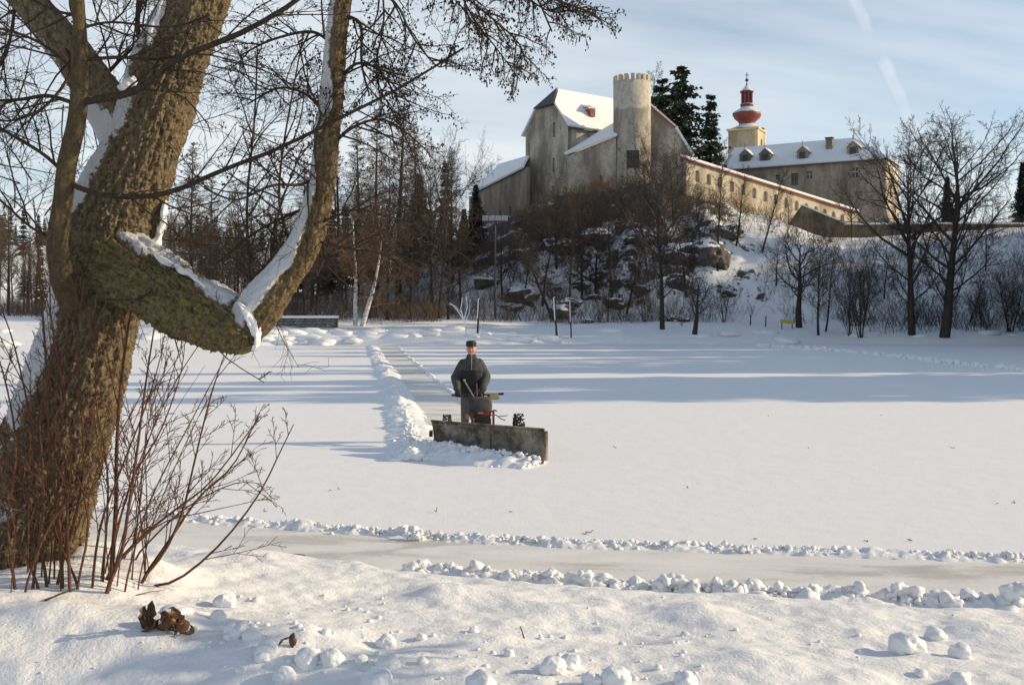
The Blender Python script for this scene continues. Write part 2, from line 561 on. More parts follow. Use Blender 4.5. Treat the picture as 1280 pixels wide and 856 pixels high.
PX = [-400, -150, -60, -40, -25, -14, -6, 1.5, 7, 15, 21, 30, 36, 41, 61, 90, 200, 400]
PZ = [6, 5, 3.0, 3.2, 4.5, 8.0, 12.5, 15.5, 17.2, 17.0, 15.4, 13.0, 11.2, 11.4, 12.6, 12.6, 12, 12]
Y0x, Y0v = [-30, -5, 25, 40, 60], [104, 101, 99, 91, 86]
Y1x, Y1v = [-30, -5, 10, 20, 41, 60], [135, 131, 123, 117, 120, 119]
def land(x, y):
    x = np.asarray(x, float); y = np.asarray(y, float)
    sh = 80.0 + 4.0*np.sin(x*0.05+0.6) + 1.2*np.sin(x*0.31)
    side = np.abs(x - 5) - 62          # lake's left and right shores
    d = np.maximum(y - sh, side)
    z = -0.35 + 0.75*smooth(-1.5, 2.0, d) + 0.8*smooth(0, 9, d) + 1.0*smooth(6, 24, d)
    P = np.interp(x, PX, PZ)
    y0, y1 = np.interp(x, Y0x, Y0v), np.interp(x, Y1x, Y1v)
    t = smooth(y0, y1, y)
    t = 0.5*t + 0.5*np.clip((y-y0)/(y1-y0), 0, 1)
    z = z + np.clip(P-2.2, 0, None)*t
    # broken rocky ground under the castle
    rk = np.exp(-((x-11)/15.0)**2)*smooth(99, 105, y)*smooth(126, 119, y)
    rid = 1-np.abs(fbm(x*0.16, y*0.2, x*0+3.3, 4))
    z = z + rk*(2.2*(rid-0.6) + 0.8*fbm(x*0.5, y*0.5, x*0+8.1, 3))
    z = z + smooth(0, 6, d)*(0.10*fbm(x*0.35, y*0.35, x*0, 3))
    # far hills to the left
    z = z + 26*smooth(230, 620, y)*smooth(20, -80, x) + 10*smooth(-60, -180, x)
    # near shore: the bank side
    near = smooth(12.5, 8.5, y)
    z = np.where(y < 12.5, np.maximum(z, -0.35 + near*0), z)
    z = np.where(y < 9.5, -0.30 + 0.75*smooth(8.0, -2.0, y - (Yc(np.clip(x, -9, 12)) - 7.5)), z)
    return z
HITY = np.concatenate([np.arange(3, 12, 0.04), np.arange(12, 160, 0.2)])
def hit(px, py, fn, y0=3.0, y1=160.0):
    """first point where the ray through a photo pixel meets the ground fn"""
    Ys = HITY[(HITY >= y0) & (HITY <= y1)]
    Xs = (px-640)*Ys/F
    G = fn(Xs, Ys)
    k = np.nonzero(CAMH + (HOR-py)*Ys/F <= G)[0]
    if len(k) == 0:
        return at(px, py, y1)
    k = k[0]
    return Vector((Xs[k], Ys[k], G[k]))
def gz(x, y):
    return float(land(x, y))

def grid_mesh(name, xs, ys, fn):
    X, Y = np.meshgrid(xs, ys)
    Z = fn(X, Y)
    V = np.stack([X, Y, Z], -1).reshape(-1, 3)
    nx, ny = len(xs), len(ys)
    i, j = np.meshgrid(np.arange(nx-1), np.arange(ny-1))
    a = (j*nx+i).ravel()
    me = raw_mesh(name, V, [np.stack([a, a+1, a+nx+1, a+nx], -1)])
    smooth_on(me)
    return me, X, Y, Z
def spaced(parts):
    out = []
    for a, b, s in parts:
        out.append(np.arange(a, b, s))
    return np.unique(np.concatenate(out + [[parts[-1][1]]]))
xs = spaced([(-3000, -400, 200), (-400, -90, 12), (-90, -30, 1.6), (-30, 50, 0.55), (50, 100, 1.5), (100, 400, 12), (400, 3000, 200)])
ys = spaced([(-600, -20, 40), (-20, 76, 3), (76, 132, 0.55), (132, 200, 3), (200, 700, 14), (700, 5000, 300)])
me, X, Y, Z = grid_mesh('ground', xs, ys, land)
gyy, gxx = np.gradient(Z, ys, xs)
steep = np.sqrt(gxx**2 + gyy**2)
bare = 0.20*smooth(0.25, 1.0, steep) + 0.31*np.exp(-((X-12)/20.0)**2)*smooth(99, 106, Y) + 0.30*smooth(-10, -35, X)*smooth(94, 108, Y) + 0.26*smooth(28, 45, X)*smooth(86, 98, Y)
bare = bare + 0.30*smooth(110, 116, Y)*smooth(-14, -4, X)*smooth(30, 20, X)
bare = bare - 0.35*smooth(92, 84, Y) - 0.45*smooth(200, 260, Y)*0
bare = np.where(Y < 95, np.minimum(bare, -0.3), bare)
att = me.attributes.new('bare', 'FLOAT', 'POINT')
att.data.foreach_set('value', bare.astype(np.float32).ravel())
tag(link('ground', me, M['terrain']), kind='structure')

# the snow-covered ice of the lake
me, *_ = grid_mesh('frozen_lake', np.linspace(-75, 85, 81), np.linspace(6.5, 90, 60), lambda x, y: x*0)
tag(link('frozen_lake', me, M['snow_lake']), kind='structure')

# two scraped paths on the ice
def strip(name, left, right, z, mat, n=60):
    Lp, Rp = catmull(left, n), catmull(right, n)
    m = 9
    V = np.concatenate([Lp[:, None]*(1-f) + Rp[:, None]*f for f in np.linspace(0, 1, m)], 1).reshape(-1, 3)
    V[:, 2] = z
    i, j = np.meshgrid(np.arange(m-1), np.arange(n-1)); a = (j*m+i).ravel()
    me = raw_mesh(name, V, [np.stack([a, a+1, a+m+1, a+m], -1)]); smooth_on(me)
    return tag(link(name, me, mat), kind='structure')
def ice_px(px, py):
    Y = F*CAMH/(py-HOR); return Vector(((px-640)*Y/F, Y, 0))
far_berm = [ice_px(60, 628), ice_px(200, 645), ice_px(420, 663), ice_px(640, 678), ice_px(900, 687), ice_px(1280, 700), ice_px(1700, 713)]
near_edge = [Vector((-6.5, 9.6, 0)), Vector((-4, 9.2, 0)), Vector((-2.6, 8.9, 0)), Vector((-0.9, 8.3, 0)), Vector((0.4, 7.9, 0)), Vector((1.6, 7.65, 0)), Vector((3.6, 7.3, 0)), Vector((7, 6.8, 0))]
strip('cleared_ice_path', [p+Vector((0, .02, 0)) for p in far_berm], near_edge, 0.004, M['ice'])
path_l = [ice_px(536, 572), ice_px(522, 540), ice_px(505, 500), ice_px(487, 465), ice_px(474, 445), ice_px(468, 434)]
path_r = [Vector((0.35, 16.4, 0)), ice_px(600, 520), ice_px(562, 491), ice_px(528, 462), ice_px(508, 445), ice_px(497, 434)]
strip('ploughed_ice_path', path_l, path_r, 0.006, M['ice2'])

# near bank: fine sheet
def m_at(px, py, h, sx, sy):
    p = hit(px, py, bank); mounds.append((p.x, p.y, h, sx, sy))
for a in [(862, 772, .085, .22, .28), (560, 745, .07, .25, .25), (330, 700, .06, .3, .25), (120, 735, .06, .2, .15), (700, 765, .05, .3, .2), (1040, 770, .05, .3, .2),
          (200, 770, .05, .25, .2), (60, 770, .06, .3, .15), (380, 790, .04, .15, .12), (790, 795, -.05, .18, .16), (1235, 790, .05, .25, .2), (470, 735, -.03, .25, .2),
          (120, 700, .12, .25, .2), (190, 712, .08, .2, .2), (620, 800, .03, .15, .15), (960, 835, .05, .3, .2)]:
    m_at(*a)
me, *_ = grid_mesh('snow_bank', spaced([(-9, -4.2, 0.12), (-4.2, 4.6, 0.024), (4.6, 12, 0.12)]), spaced([(-3, 3.6, 0.15), (3.6, 9.8, 0.024), (9.8, 10.6, .1)]), bank)
tag(link('snow_bank', me, M['snow_bank']), kind='structure')

# ------------------------------------------------------------------ snow lumps
def ico(sub):
    b = bmesh.new(); bmesh.ops.create_icosphere(b, subdivisions=sub, radius=1.0)
    V = np.array([v.co[:] for v in b.verts]); Fc = np.array([[v.index for v in f.verts] for f in b.faces]); b.free()
    return V, Fc
ICO = {s: ico(s) for s in (1, 2, 3, 4)}
def blob(sub, size, seed, amp=0.25, freq=1.6):
    V, Fc = ICO[sub]
    o = seed*7.13
    n = fbm(V[:, 0]*freq+o, V[:, 1]*freq+o*.3, V[:, 2]*freq-o, 3)
    return V*(1+amp*n)[:, None]*np.array(size), Fc
def blob_field(name, items, mat, label=None, cat=None, extra=None):
    Vs, Fs, b = [], [], 0
    if extra is not None:
        Vs.append(extra[0]); q_ = extra[1]; Fs.append(np.concatenate([q_[:, :3], q_[:, [0, 2, 3]]])); b = len(extra[0])
    for (p, size, sub, seed, amp, rz) in items:
        V, Fc = blob(sub, size, seed, amp)
        c, s = math.cos(rz), math.sin(rz)
        V = np.stack([V[:, 0]*c-V[:, 1]*s, V[:, 0]*s+V[:, 1]*c, V[:, 2]], -1) + np.array(tuple(p))
        Vs.append(V); Fs.append(Fc+b); b += len(V)
    me = raw_mesh(name, np.concatenate(Vs), [np.concatenate(Fs)]); smooth_on(me)
    return tag(link(name, me, mat), label, cat, None, 'stuff')
def along(path, t):
    n = len(path)-1; f = min(max(t, 0), 0.9999)*n; i = int(f)
    return path[i].lerp(path[i+1], f-i)
rng = random.Random(11)
def ridge(path, count, wid, hgt, smin, smax, sub, zf=None, grow_=None, pw=2.2, amp=0.28):
    dense = [Vector(q) for q in catmull(path, 60)]
    its = []
    for i in range(count):
        t = rng.random()
        p = along(dense, t)
        d = (along(dense, min(t+.01, 1)) - along(dense, max(t-.01, 0))).normalized()
        nrm = Vector((-d.y, d.x, 0))
        u = rng.gauss(0, 0.42)
        k = 1.0 if grow_ is None else grow_(t)
        p = p + nrm*u*wid*k
        s = (smin + (smax-smin)*rng.random()**pw)*k
        base = 0.0 if zf is None else float(zf(p.x, p.y))
        z = base + max(0, hgt*k*(1-abs(u)*1.3))*rng.uniform(.1, 1) + s*0.15
        its.append((Vector((p.x, p.y, z)), (s*rng.uniform(.8, 1.3), s*rng.uniform(.8, 1.25), s*rng.uniform(.65, 1.0)), sub, rng.random()*50, amp, rng.random()*6.3))
    return its
def ridge_body(path, wid, hgt, n, m=15):
    """the loose powder under the clods: a rough low bank along the path"""
    P = catmull(path, n)
    T_ = np.gradient(P, axis=0); T_ /= np.linalg.norm(T_, axis=1, keepdims=True)
    N = np.stack([-T_[:, 1], T_[:, 0], 0*T_[:, 0]], -1)
    u = np.linspace(-1, 1, m)[None, :]
    s = np.concatenate([[0], np.cumsum(np.linalg.norm(np.diff(P, axis=0), axis=1))])[:, None]
    k = 1.0/max(wid, .05)
    var = .65+.5*fbm(s*k*.5+0*u, 0*s+0*u+2.2, 0*s+0*u, 2)
    h = hgt*var*np.clip(1-u*u, 0, 1)**.8*(1+.55*fbm(s*k*1.6+0*u, u*2.2+0*s, 0*s+0*u+path[0].x, 4)) - .01*np.abs(u)
    end = np.minimum(1, np.minimum(np.arange(n), np.arange(n)[::-1])/6.0)[:, None]
    V = P[:, None, :]+N[:, None, :]*(u*wid*1.5*(1+.25*fbm(s*k+0*u, 0*s+0*u+7.7, 0*s+0*u, 3)))[..., None]
    V[..., 2] += np.maximum(h*end, -.02)
    i, j = np.meshgrid(np.arange(m-1), np.arange(n-1)); a = (j*m+i).ravel()
    return V.reshape(-1, 3), np.stack([a, a+1, a+m+1, a+m], -1)
# ridge on the far side of the near path
its = ridge(far_berm, 2300, .13, .06, .009, .036, 2, pw=2.0, amp=.5)
for (px, py, s) in [(508, 663, .10), (372, 650, .085), (594, 668, .07), (930, 684, .06), (1180, 690, .07), (1010, 687, .05), (1262, 693, .075), (520, 668, .07), (700, 675, .05)]:
    p = ice_px(px, py+7); its += [(p+Vector((rng.gauss(0, s*.6), rng.gauss(0, s*.3), s*rng.uniform(.2, .7))), (s*.55*rng.uniform(.6, 1.2), s*.5, s*.5), 3, rng.random()*50, .5, rng.random()*6) for k in range(6)]
blob_field('snow_ridge', its, M['snow'], 'narrow crumbly ridge of snow clods along the far side of the scraped ice path', 'snow ridge', ridge_body(far_berm, .12, .055, 700))
# ridge on its near side, larger clods
nb = [p+Vector((0, .68, 0)) for p in near_edge[3:]]
its = ridge(nb, 360, .15, .13, .03, .085, 3, pw=1.7, amp=.5)
its += ridge(nb, 900, .26, .12, .010, .034, 2, amp=.5)
its += ridge([near_edge[1], near_edge[2], nb[0]], 40, .12, .05, .02, .06, 2)
blob_field('snow_ridge', its, M['snow'], 'row of large rounded snow clods between the scraped ice path and the bank', 'snow ridge', ridge_body(nb, .22, .12, 400))
# berm thrown up beside the ploughed path
bl = [p+Vector((-.16, 0, 0)) for p in path_l]
bl = [Vector((-1.55, 16.2, 0)), Vector((-1.62, 16.9, 0))] + bl[1:]
its = ridge(bl, 3000, .30, .17, .018, .075, 1, grow_=lambda t: 1.05-.30*t, amp=.45)
blob_field('snow_berm', its, M['snow'], 'long berm of loose snow thrown up on the left of the freshly ploughed path', 'snow berm', ridge_body(bl, .30, .15, 900))
rr = [p+Vector((.05, 0, 0)) for p in path_r[1:]]
its = ridge(rr, 500, .08, .06, .03, .07, 1)
blob_field('snow_edge', its, M['snow'], 'thin low snow edge on the right of the freshly ploughed path', 'snow edge')
# heap pushed by the blade
BL, BR = Vector((-1.30, 17.1, 0)), Vector((0.51, 15.8, 0))
heap = [BL+Vector((-.28, -.35, 0)), BL+Vector((.15, -.40, 0)), (BL+BR)/2+Vector((-.18, -.28, 0)), BR+Vector((-.12, -.12, 0))]
its = ridge(heap, 700, .30, .25, .02, .085, 2, grow_=lambda t: 1.0-.25*t, amp=.5)
its += ridge([q+Vector((-.12, -.22, 0)) for q in heap], 600, .18, .06, .010, .04, 1, amp=.45)
blob_field('snow_heap', its, M['snow'], 'heap of loose snow piled against the front of the plough blade', 'snow heap', ridge_body(heap, .30, .22, 160))
# trampled line across the right of the lake
tr = [ice_px(950, 432.5), ice_px(1010, 436), ice_px(1100, 444), ice_px(1190, 454), ice_px(1300, 466), ice_px(1420, 480)]
its = ridge(tr, 420, .5, .05, .08, .22, 1)
blob_field('snow_track', its, M['snow'], 'trodden snow track running along the right of the frozen lake', 'snow track')
# shore snow heaps
its = []
for k in range(110):
    px = rng.uniform(200, 560) if k < 70 else rng.uniform(-200, 1300)
    X_ = (px-640)/F*84
    p = Vector((X_ + rng.uniform(-1, 1), 81.5 + 4*math.sin(X_*.05+.6) + rng.uniform(0, 5.5), 0)); p.z = gz(p.x, p.y)-.05
    s = rng.uniform(.25, .75)
    its.append((p, (s*2.2, s*1.5, s*.55), 2, rng.random()*50, .3, rng.random()*6))
blob_field('shore_snow', its, M['snow'], 'uneven snow heaps along the far shore of the lake', 'snow')

# single snowballs lying on the bank
balls = [(1133, 804, 38, 'largest round snowball on the bank at the right'), (1170, 793, 24, 'small snowball behind the largest one at the right'), (1201, 814, 26, 'snowball to the right of the largest one'),
         (1150, 842, 14, 'tiny snowball below the largest one at the right'), (1200, 851, 24, 'half buried snowball at the bottom right'),
         (280, 751, 26, 'snowball beside the shrub, left of the grey hollow'), (272, 768, 20, 'smaller snowball touching the one beside the shrub'),
         (297, 787, 28, 'snowball in the middle of the left cluster'), (315, 793, 20, 'right hand snowball of the left cluster'), (286, 795, 14, 'smallest snowball of the left cluster'),
         (333, 812, 26, 'snowball just left of the dark seed head'), (328, 820, 18, 'snowball under the one left of the dark seed head'), (385, 824, 30, 'snowball just right of the dark seed head'),
         (415, 824, 28, 'snowball left of the pair at bottom centre'), (484, 802, 24, 'upper snowball of the pair at bottom centre'), (486, 826, 26, 'lower snowball of the pair at bottom centre'),
         (452, 826, 16, 'small snowball left of the lower one of the pair'), (527, 795, 12, 'tiny snowball right of the pair at bottom centre'),
         (592, 787, 12, 'tiny snowball alone on the slope left of the twig'), (636, 816, 13, 'tiny snowball below the twig'), (408, 789, 11, 'tiny snowball above the dark seed head'),
         (690, 832, 30, 'flat snow clod in the bottom middle group, left one'), (712, 826, 26, 'flat snow clod in the bottom middle group, upper one'), (770, 848, 32, 'snow clod at the bottom edge, right of the middle group'),
         (602, 850, 34, 'broad snow clod at the bottom edge, left of the middle group'), (740, 848, 24, 'snow clod at the bottom edge in the middle group'), (470, 848, 36, 'broad snow clod at the bottom edge below the pair'),
         (235, 765, 14, 'tiny snowball between the leaf litter and the shrub'), (356, 842, 26, 'snow clod at the bottom edge below the seed head'), (856, 852, 26, 'snow clod at the bottom edge under the mound')]
for i, (px, py, dpx, lab) in enumerate(balls):
    p = hit(px, py + dpx*0.30, bank)
    r = dpx/2*p.y/F
    V, Fc = blob(4 if dpx > 20 else 3, (r*1.08, r*1.05, r*0.88), i*1.7+3, 0.24, 1.35)
    me = raw_mesh('snowball', V, [Fc]); smooth_on(me)
    o = link('snowball', me, M['snow'], None, p + Vector((0, 0, r*0.36)))
    tag(o, lab, 'snowball', 'snowballs on the near bank')
# crumbs between them
its = []
for k in range(170):
    px, py = rng.choice([(rng.uniform(240, 480), rng.uniform(745, 850)), (rng.uniform(500, 900), rng.uniform(790, 856)), (rng.uniform(0, 1280), rng.uniform(745, 856))])
    p = hit(px, py, bank, 3, 11); s = rng.uniform(.004, .016)*(1 if rng.random() < .9 else 1.8)
    its.append((p+Vector((0, 0, s*.2)), (s*1.2, s*1.1, s*.8), 1 if s < .012 else 2, rng.random()*50, .25, rng.random()*6))
blob_field('snow_crumbs', its, M['snow'], 'small snow crumbs scattered over the near bank', 'snow')
# ------------------------------------------------------------------ castle
def poly_solid(name, mat, faces3d, parent):
    """faces given as lists of 3-D points (n-gons)"""
    V, Fs = [], []
    idx = {}
    b = bmesh.new()
    for f in faces3d:
        vs = []
        for p in f:
            k = tuple(round(c, 4) for c in p)
            if k not in idx: idx[k] = b.verts.new(k)
            if idx[k] not in vs: vs.append(idx[k])
        if len(vs) >= 3:
            try: b.faces.new(vs)
            except ValueError: pass
    bmesh.ops.recalc_face_normals(b, faces=b.faces)
    me = bpy.data.meshes.new(name); b.to_mesh(me); b.free()
    return link(name, me, mat, parent)
def prism(name, mat, poly, off, parent):
    """closed prism: polygon (3-D points) pushed along the vector off"""
    off = Vector(off); A = [Vector(p) for p in poly]; B = [p+off for p in A]
    n = len(A)
    return poly_solid(name, mat, [A, B] + [[A[i], A[(i+1) % n], B[(i+1) % n], B[i]] for i in range(n)], parent)
def obox(name, mat, o, u, v, wv, parent):
    """box from corner o with edge vectors u, v, w"""
    o = Vector(o); u = Vector(u); v = Vector(v)
    return prism(name, mat, [o, o+u, o+u+v, o+v], wv, parent)
def wall_panel(name, mat, o, u, nrm, outer, holes, depth, parent):
    """a wall with real openings. o origin, u unit direction along it, nrm outward; outer and holes in (along, up); reveals go inwards"""
    o = Vector(o); u = Vector(u).normalized(); nrm = Vector(nrm).normalized()
    P = lambda a, d=0.0: o + u*a[0] + Vector((0, 0, a[1])) - nrm*d
    loops = [[Vector((a[0], a[1], 0)) for a in outer]] + [[Vector((a[0], a[1], 0)) for a in h] for h in holes]
    flat = [a for lp in [outer]+list(holes) for a in lp]
    b = bmesh.new()
    fv = [b.verts.new(P(a)) for a in flat]
    for t in tessellate_polygon(loops):
        try: b.faces.new([fv[i] for i in t])
        except ValueError: pass
    i0 = 0
    for lp in [outer]+list(holes):
        n = len(lp)
        bk = [b.verts.new(P(a, depth)) for a in lp]
        for i in range(n):
            b.faces.new([fv[i0+i], fv[i0+(i+1) % n], bk[(i+1) % n], bk[i]])
        i0 += n
    bmesh.ops.recalc_face_normals(b, faces=b.faces)
    me = bpy.data.meshes.new(name); b.to_mesh(me); b.free()
    return link(name, me, mat, parent)
def rect(u0, v0, u1, v1):
    return [(u0, v0), (u1, v0), (u1, v1), (u0, v1)]
def archp(u0, v0, u1, v1, n=7):
    r = (u1-u0)/2; cx_ = (u0+u1)/2
    pts = [(u0, v0), (u1, v0)]
    for i in range(n+1):
        a = math.pi*i/n
        pts.append((cx_+r*math.cos(a), v1-r+r*math.sin(a)))
    return pts
def pane(name, mat, o, u, nrm, poly, depth, parent, th=.05):
    o = Vector(o); u = Vector(u).normalized(); nrm = Vector(nrm).normalized()
    return prism(name, mat, [o + u*a[0] + Vector((0, 0, a[1])) - nrm*depth for a in poly], nrm*-th, parent)
def slab(name, mat, pts, th, parent):
    """roof slab: polygon with thickness along its own normal (upwards)"""
    p = [Vector(q) for q in pts]
    n = (p[1]-p[0]).cross(p[2]-p[0]).normalized()
    if n.z < 0: n = -n
    return prism(name, mat, p, n*th, parent)
UP = Vector((0, 0, 1))

# --- the keep: steep half-hipped roof, gable towards the lake
c0 = at(710, 156, 128.0); eave = c0.z
gl = at(657, 168, 134.6)
gd = Vector((gl.x-c0.x, gl.y-c0.y, 0)); gw = gd.length; gd.normalize()
ld = Vector((-gd.y, gd.x, 0))
if ld.x < 0: ld = -ld
lb = 13.0; base = 13.0
keep = thing('castle_keep', (c0.x, c0.y, base), 'grey castle keep with steep snowy roof and half-hipped gable, left of the round tower', 'castle')
def rel(o):
    o.location = o.location
    return o
def adopt(root):
    """children were built in world coordinates: shift their mesh into the root's frame"""
    for ch in root.children:
        ch.data.transform(Matrix.Translation(-root.location))
        for g in ch.children:
            g.data.transform(Matrix.Translation(-root.location))
nfront = -ld
g0 = Vector((c0.x, c0.y, 0))
rh = 5.2; hipz = eave + 2.9
hw = gw/2
frac = (hipz-eave)/rh
gp = [(0, base), (gw, base), (gw, eave), (gw-hw*frac, hipz), (hw*frac, hipz), (0, eave)]
slits = [rect(7.6, 22.0, 8.0, 24.5), rect(7.6, 19.3, 8.0, 20.8), rect(2.6, 20.2, 3.0, 22.0), rect(2.5, 24.6, 2.9, 26.4), rect(2.7, 17.0, 3.1, 18.6)]
wall_panel('gable_wall', M['wall_keep'], g0, gd, nfront, gp, slits, .6, keep)
for s_ in slits: pane('slit_window', M['dark_open'], g0, gd, nfront, s_, .45, keep)
nside = -gd
wall_panel('side_wall', M['wall_keep'], g0+ld*.003, ld, nside, rect(0, base, lb, eave), [], .6, keep)
wall_panel('back_wall', M['wall_keep'], g0+ld*lb, gd, ld, [(0, base), (gw, base), (gw, eave), (gw/2, eave+rh), (0, eave)], [], .6, keep)
wall_panel('far_wall', M['wall_keep'], g0+gd*gw+ld*.003, ld, gd, rect(0, base, lb, eave), [], .6, keep)
ov = 0.45
def kp(a, b, z): return g0 + gd*a + ld*b + UP*z
hipin = 1.9
ez = eave - ov*rh/hw*.5
apex = kp(hw, hipin, eave+rh)
sl = slab('snowy_roof', M['snow'], [kp(-ov, -.3, ez), kp(-ov, lb+.3, ez), kp(hw, lb+.3, eave+rh), apex, kp(hw*frac, -.3, hipz)], .22, keep)
slab('snowy_roof', M['snow'], [kp(gw+ov, -.3, ez), kp(gw+ov, lb+.3, ez), kp(hw, lb+.3, eave+rh), apex, kp(gw-hw*frac, -.3, hipz)], .22, keep)
slab('roof_hip', M['slate'], [kp(hw*frac-.1, -.45, hipz-.1), kp(gw-hw*frac+.1, -.45, hipz-.1), apex+UP*.25], .15, keep)
obox('eave_board', M['slate'], kp(-ov-.02, -.3, ez-.22), ld*(lb+.6), UP*.2, gd*.12, keep)
# dormer on the sunny slope
dd_ = kp(1.6, 4.4, eave+rh*1.6/hw)
dm = obox('dormer', M['tile_red'], dd_-gd*.9-UP*.3, ld*.8, UP*1.0, gd*1.3, keep)
slab('dormer_snow', M['snow'], [dd_-gd*1.1+ld*-.2+UP*.74, dd_-gd*1.1+ld*1.0+UP*.74, dd_+gd*.9+ld*1.0+UP*1.2, dd_+gd*.9+ld*-.2+UP*1.2], .22, dm)
obox('dormer_window', M['dark_open'], dd_-gd*.93+ld*.2, ld*.4, UP*.5, gd*.05, dm)
adopt(keep)

# --- round tower with battlements
tcx = at(790, 395, 127.0); tr_ = 23.3*127.0/F
tz1 = at(0, 104, 127).z
tower = thing('round_tower', (tcx.x, tcx.y, 13.0), 'tall round castle tower with battlements and weathered plaster', 'tower')
seg = 56
ang = [2*math.pi*i/seg for i in range(seg)]
prof = [(tr_*1.03, 0), (tr_*1.012, 4), (tr_, 9), (tr_, tz1-13.0), (tr_-.55, tz1-13.0), (tr_-.55, tz1-14.5), (0.01, tz1-14.5)]
V = np.array([[r*math.cos(a), r*math.sin(a), z] for r, z in prof for a in ang])
Fq = [[k*seg+i, k*seg+(i+1) % seg, (k+1)*seg+(i+1) % seg, (k+1)*seg+i] for k in range(len(prof)-1) for i in range(seg)]
me = raw_mesh('shaft', V + np.array([0, 0, 13.0]), [Fq])
smooth_on(me)
sh_ = link('shaft', me, M['wall_tower'], tower); sh_.location.z = -13.0
nm = 18
M['merlon'] = simple('merlon_plaster', (0.50, 0.44, 0.34), .9, var=.15, scale=3)
mer = bmesh.new()
da = 2*math.pi/nm*.29
ring = [(r, a) for r in (tr_+.02, tr_-.52) for a in (-da, 0, da)]
vv = [mer.verts.new((ring[i][0]*math.cos(ring[i][1]), ring[i][0]*math.sin(ring[i][1]), z)) for z in (0, .72) for i in (0, 1, 2, 5, 4, 3)]
mer.faces.new(vv[:6]); mer.faces.new(vv[6:])
for i in range(6): mer.faces.new([vv[i], vv[(i+1) % 6], vv[6+(i+1) % 6], vv[6+i]])
bmesh.ops.recalc_face_normals(mer, faces=mer.faces)
mme = bpy.data.meshes.new('merlon'); mer.to_mesh(mme); mer.free()
for i in range(nm):
    o = link('merlon', mme, M['merlon'], tower, (0, 0, tz1-13.0-.01)); o.rotation_euler.z = 2*math.pi*i/nm + .1
# barred window low on the shaft
wz = at(0, 199, 127-tr_).z-13.0
wroot = thing_part = None
wa = -math.pi/2 - .06
wp = Vector((math.cos(wa)*(tr_-.02), math.sin(wa)*(tr_-.02), wz))
wu = Vector((-math.sin(wa), math.cos(wa), 0)); wnm = Vector((math.cos(wa), math.sin(wa), 0))
win = obox('window', M['slate'], wp-wu*.75-UP*1.05-wnm*.3, wu*1.5, UP*2.1, wnm*.42, tower)
for i in range(4):
    obox('bar', M['dark_open'], wp-wu*(.62-.37*i)-UP*.98+wnm*.125, wu*.09, UP*1.96, wnm*.05, win)
for i in range(4):
    obox('bar', M['dark_open'], wp-wu*.7-UP*(.9-.55*i)+wnm*.155, wu*1.4, UP*.08, wnm*.05, win)

# --- lean-to wing between keep and tower
mw = thing('castle_wing', (7.5, 126.5, 12.0), 'low castle wing with sloping snowy roof between keep and round tower', 'castle')
a0, a1 = at(709, 195, 125.8), at(770, 171, 125.8)
wall_panel('front_wall', M['wall_keep'], (a0.x, 125.8, 0), (1, 0, 0), (0, -1, 0), [(0, 12), (a1.x-a0.x, 12), (a1.x-a0.x, a1.z), (0, a0.z)], [rect(3.9, 17.0, 4.25, 19.2)], .5, mw)
pane('slit_window', M['dark_open'], (a0.x, 125.8, 0), (1, 0, 0), (0, -1, 0), rect(3.9, 17.0, 4.25, 19.2), .3, mw)
obox('end_wall', M['wall_keep'], (a0.x+.002, 125.81, 12), (.5, 0, 0), (0, 0, a0.z-12), (0, 6, 0), mw)
r0, r1 = at(707, 194.2, 125.5), at(772, 170, 125.5)
slab('snowy_roof', M['snow'], [r0, r1, r1+Vector((0, 5, 2.3)), r0+Vector((0, 5, 1.0))], .2, mw)
adopt(mw)

# --- wing right of the tower
rw = thing('castle_wing', (20, 128, 12.0), 'castle wing with red-edged sloping snowy roof, right of the round tower', 'castle')
b0, b1, b2 = at(806, 128, 127.9), at(843, 160, 127.9), at(864, 196, 127.9)
wall_panel('front_wall', M['wall_keep'], (b0.x, 127.9, 0), (1, 0, 0), (0, -1, 0), [(0, 12), (b2.x-b0.x, 12), (b2.x-b0.x, b2.z), (b1.x-b0.x, b1.z), (0, b0.z)], [], .5, rw)
slab('snowy_roof', M['snow'], [b0+Vector((0, -.3, .02)), b1+Vector((0, -.3, .02)), b1+Vector((0, 1.9, .02)), b0+Vector((0, 1.9, .02))], .30, rw)
slab('snowy_roof', M['snow'], [b1+Vector((0, -.3, .02)), b2+Vector((.15, -.3, .02)), b2+Vector((.15, 1.9, .02)), b1+Vector((0, 1.9, .02))], .30, rw)
slab('roof_edge', M['tile_red'], [b0+Vector((0, -.38, -.08)), b1+Vector((0, -.38, -.08)), b1+Vector((0, -.31, -.08)), b0+Vector((0, -.31, -.08))], .16, rw)
obox('end_wall', M['wall_keep'], (b2.x-.5, 127.91, 12), (.498, 0, 0), (0, 1.6, 0), (0, 0, b2.z-12), rw)
adopt(rw)

# --- long lower wing on the left
lw = thing('castle_wing', (1.5, 130, 8.0), 'long brown lower castle wing with bluish snowy roof at the left end', 'castle')
e0, e1 = at(590, 243, 146), at(658, 209, 130.5)
d_ = Vector((e0.x-e1.x, e0.y-e1.y, 0)); L_ = d_.length; d_.normalize()
nn = Vector((d_.y, -d_.x, 0)); nn = nn if nn.y < 0 else -nn
sl_ = [rect(4.5+i*3.1, 15.0-.2*i, 4.9+i*3.1, 16.4-.2*i) for i in range(4)]
wall_panel('front_wall', M['wall_wing'], (e1.x, e1.y, 0), d_, nn, [(0, 8), (L_, 8), (L_, e0.z), (0, e1.z)], sl_, .5, lw)
for s_ in sl_: pane('slit_window', M['dark_open'], (e1.x, e1.y, 0), d_, nn, s_, .3, lw)
k0, k1 = at(627, 206, 149), at(662, 196, 134)
slab('snowy_roof', M['snow'], [e0+nn*.4-UP*.15, e1+nn*.4-UP*.15, k1, k0], .25, lw)
ew = Vector((k0.x-e0.x, k0.y-e0.y, 0))
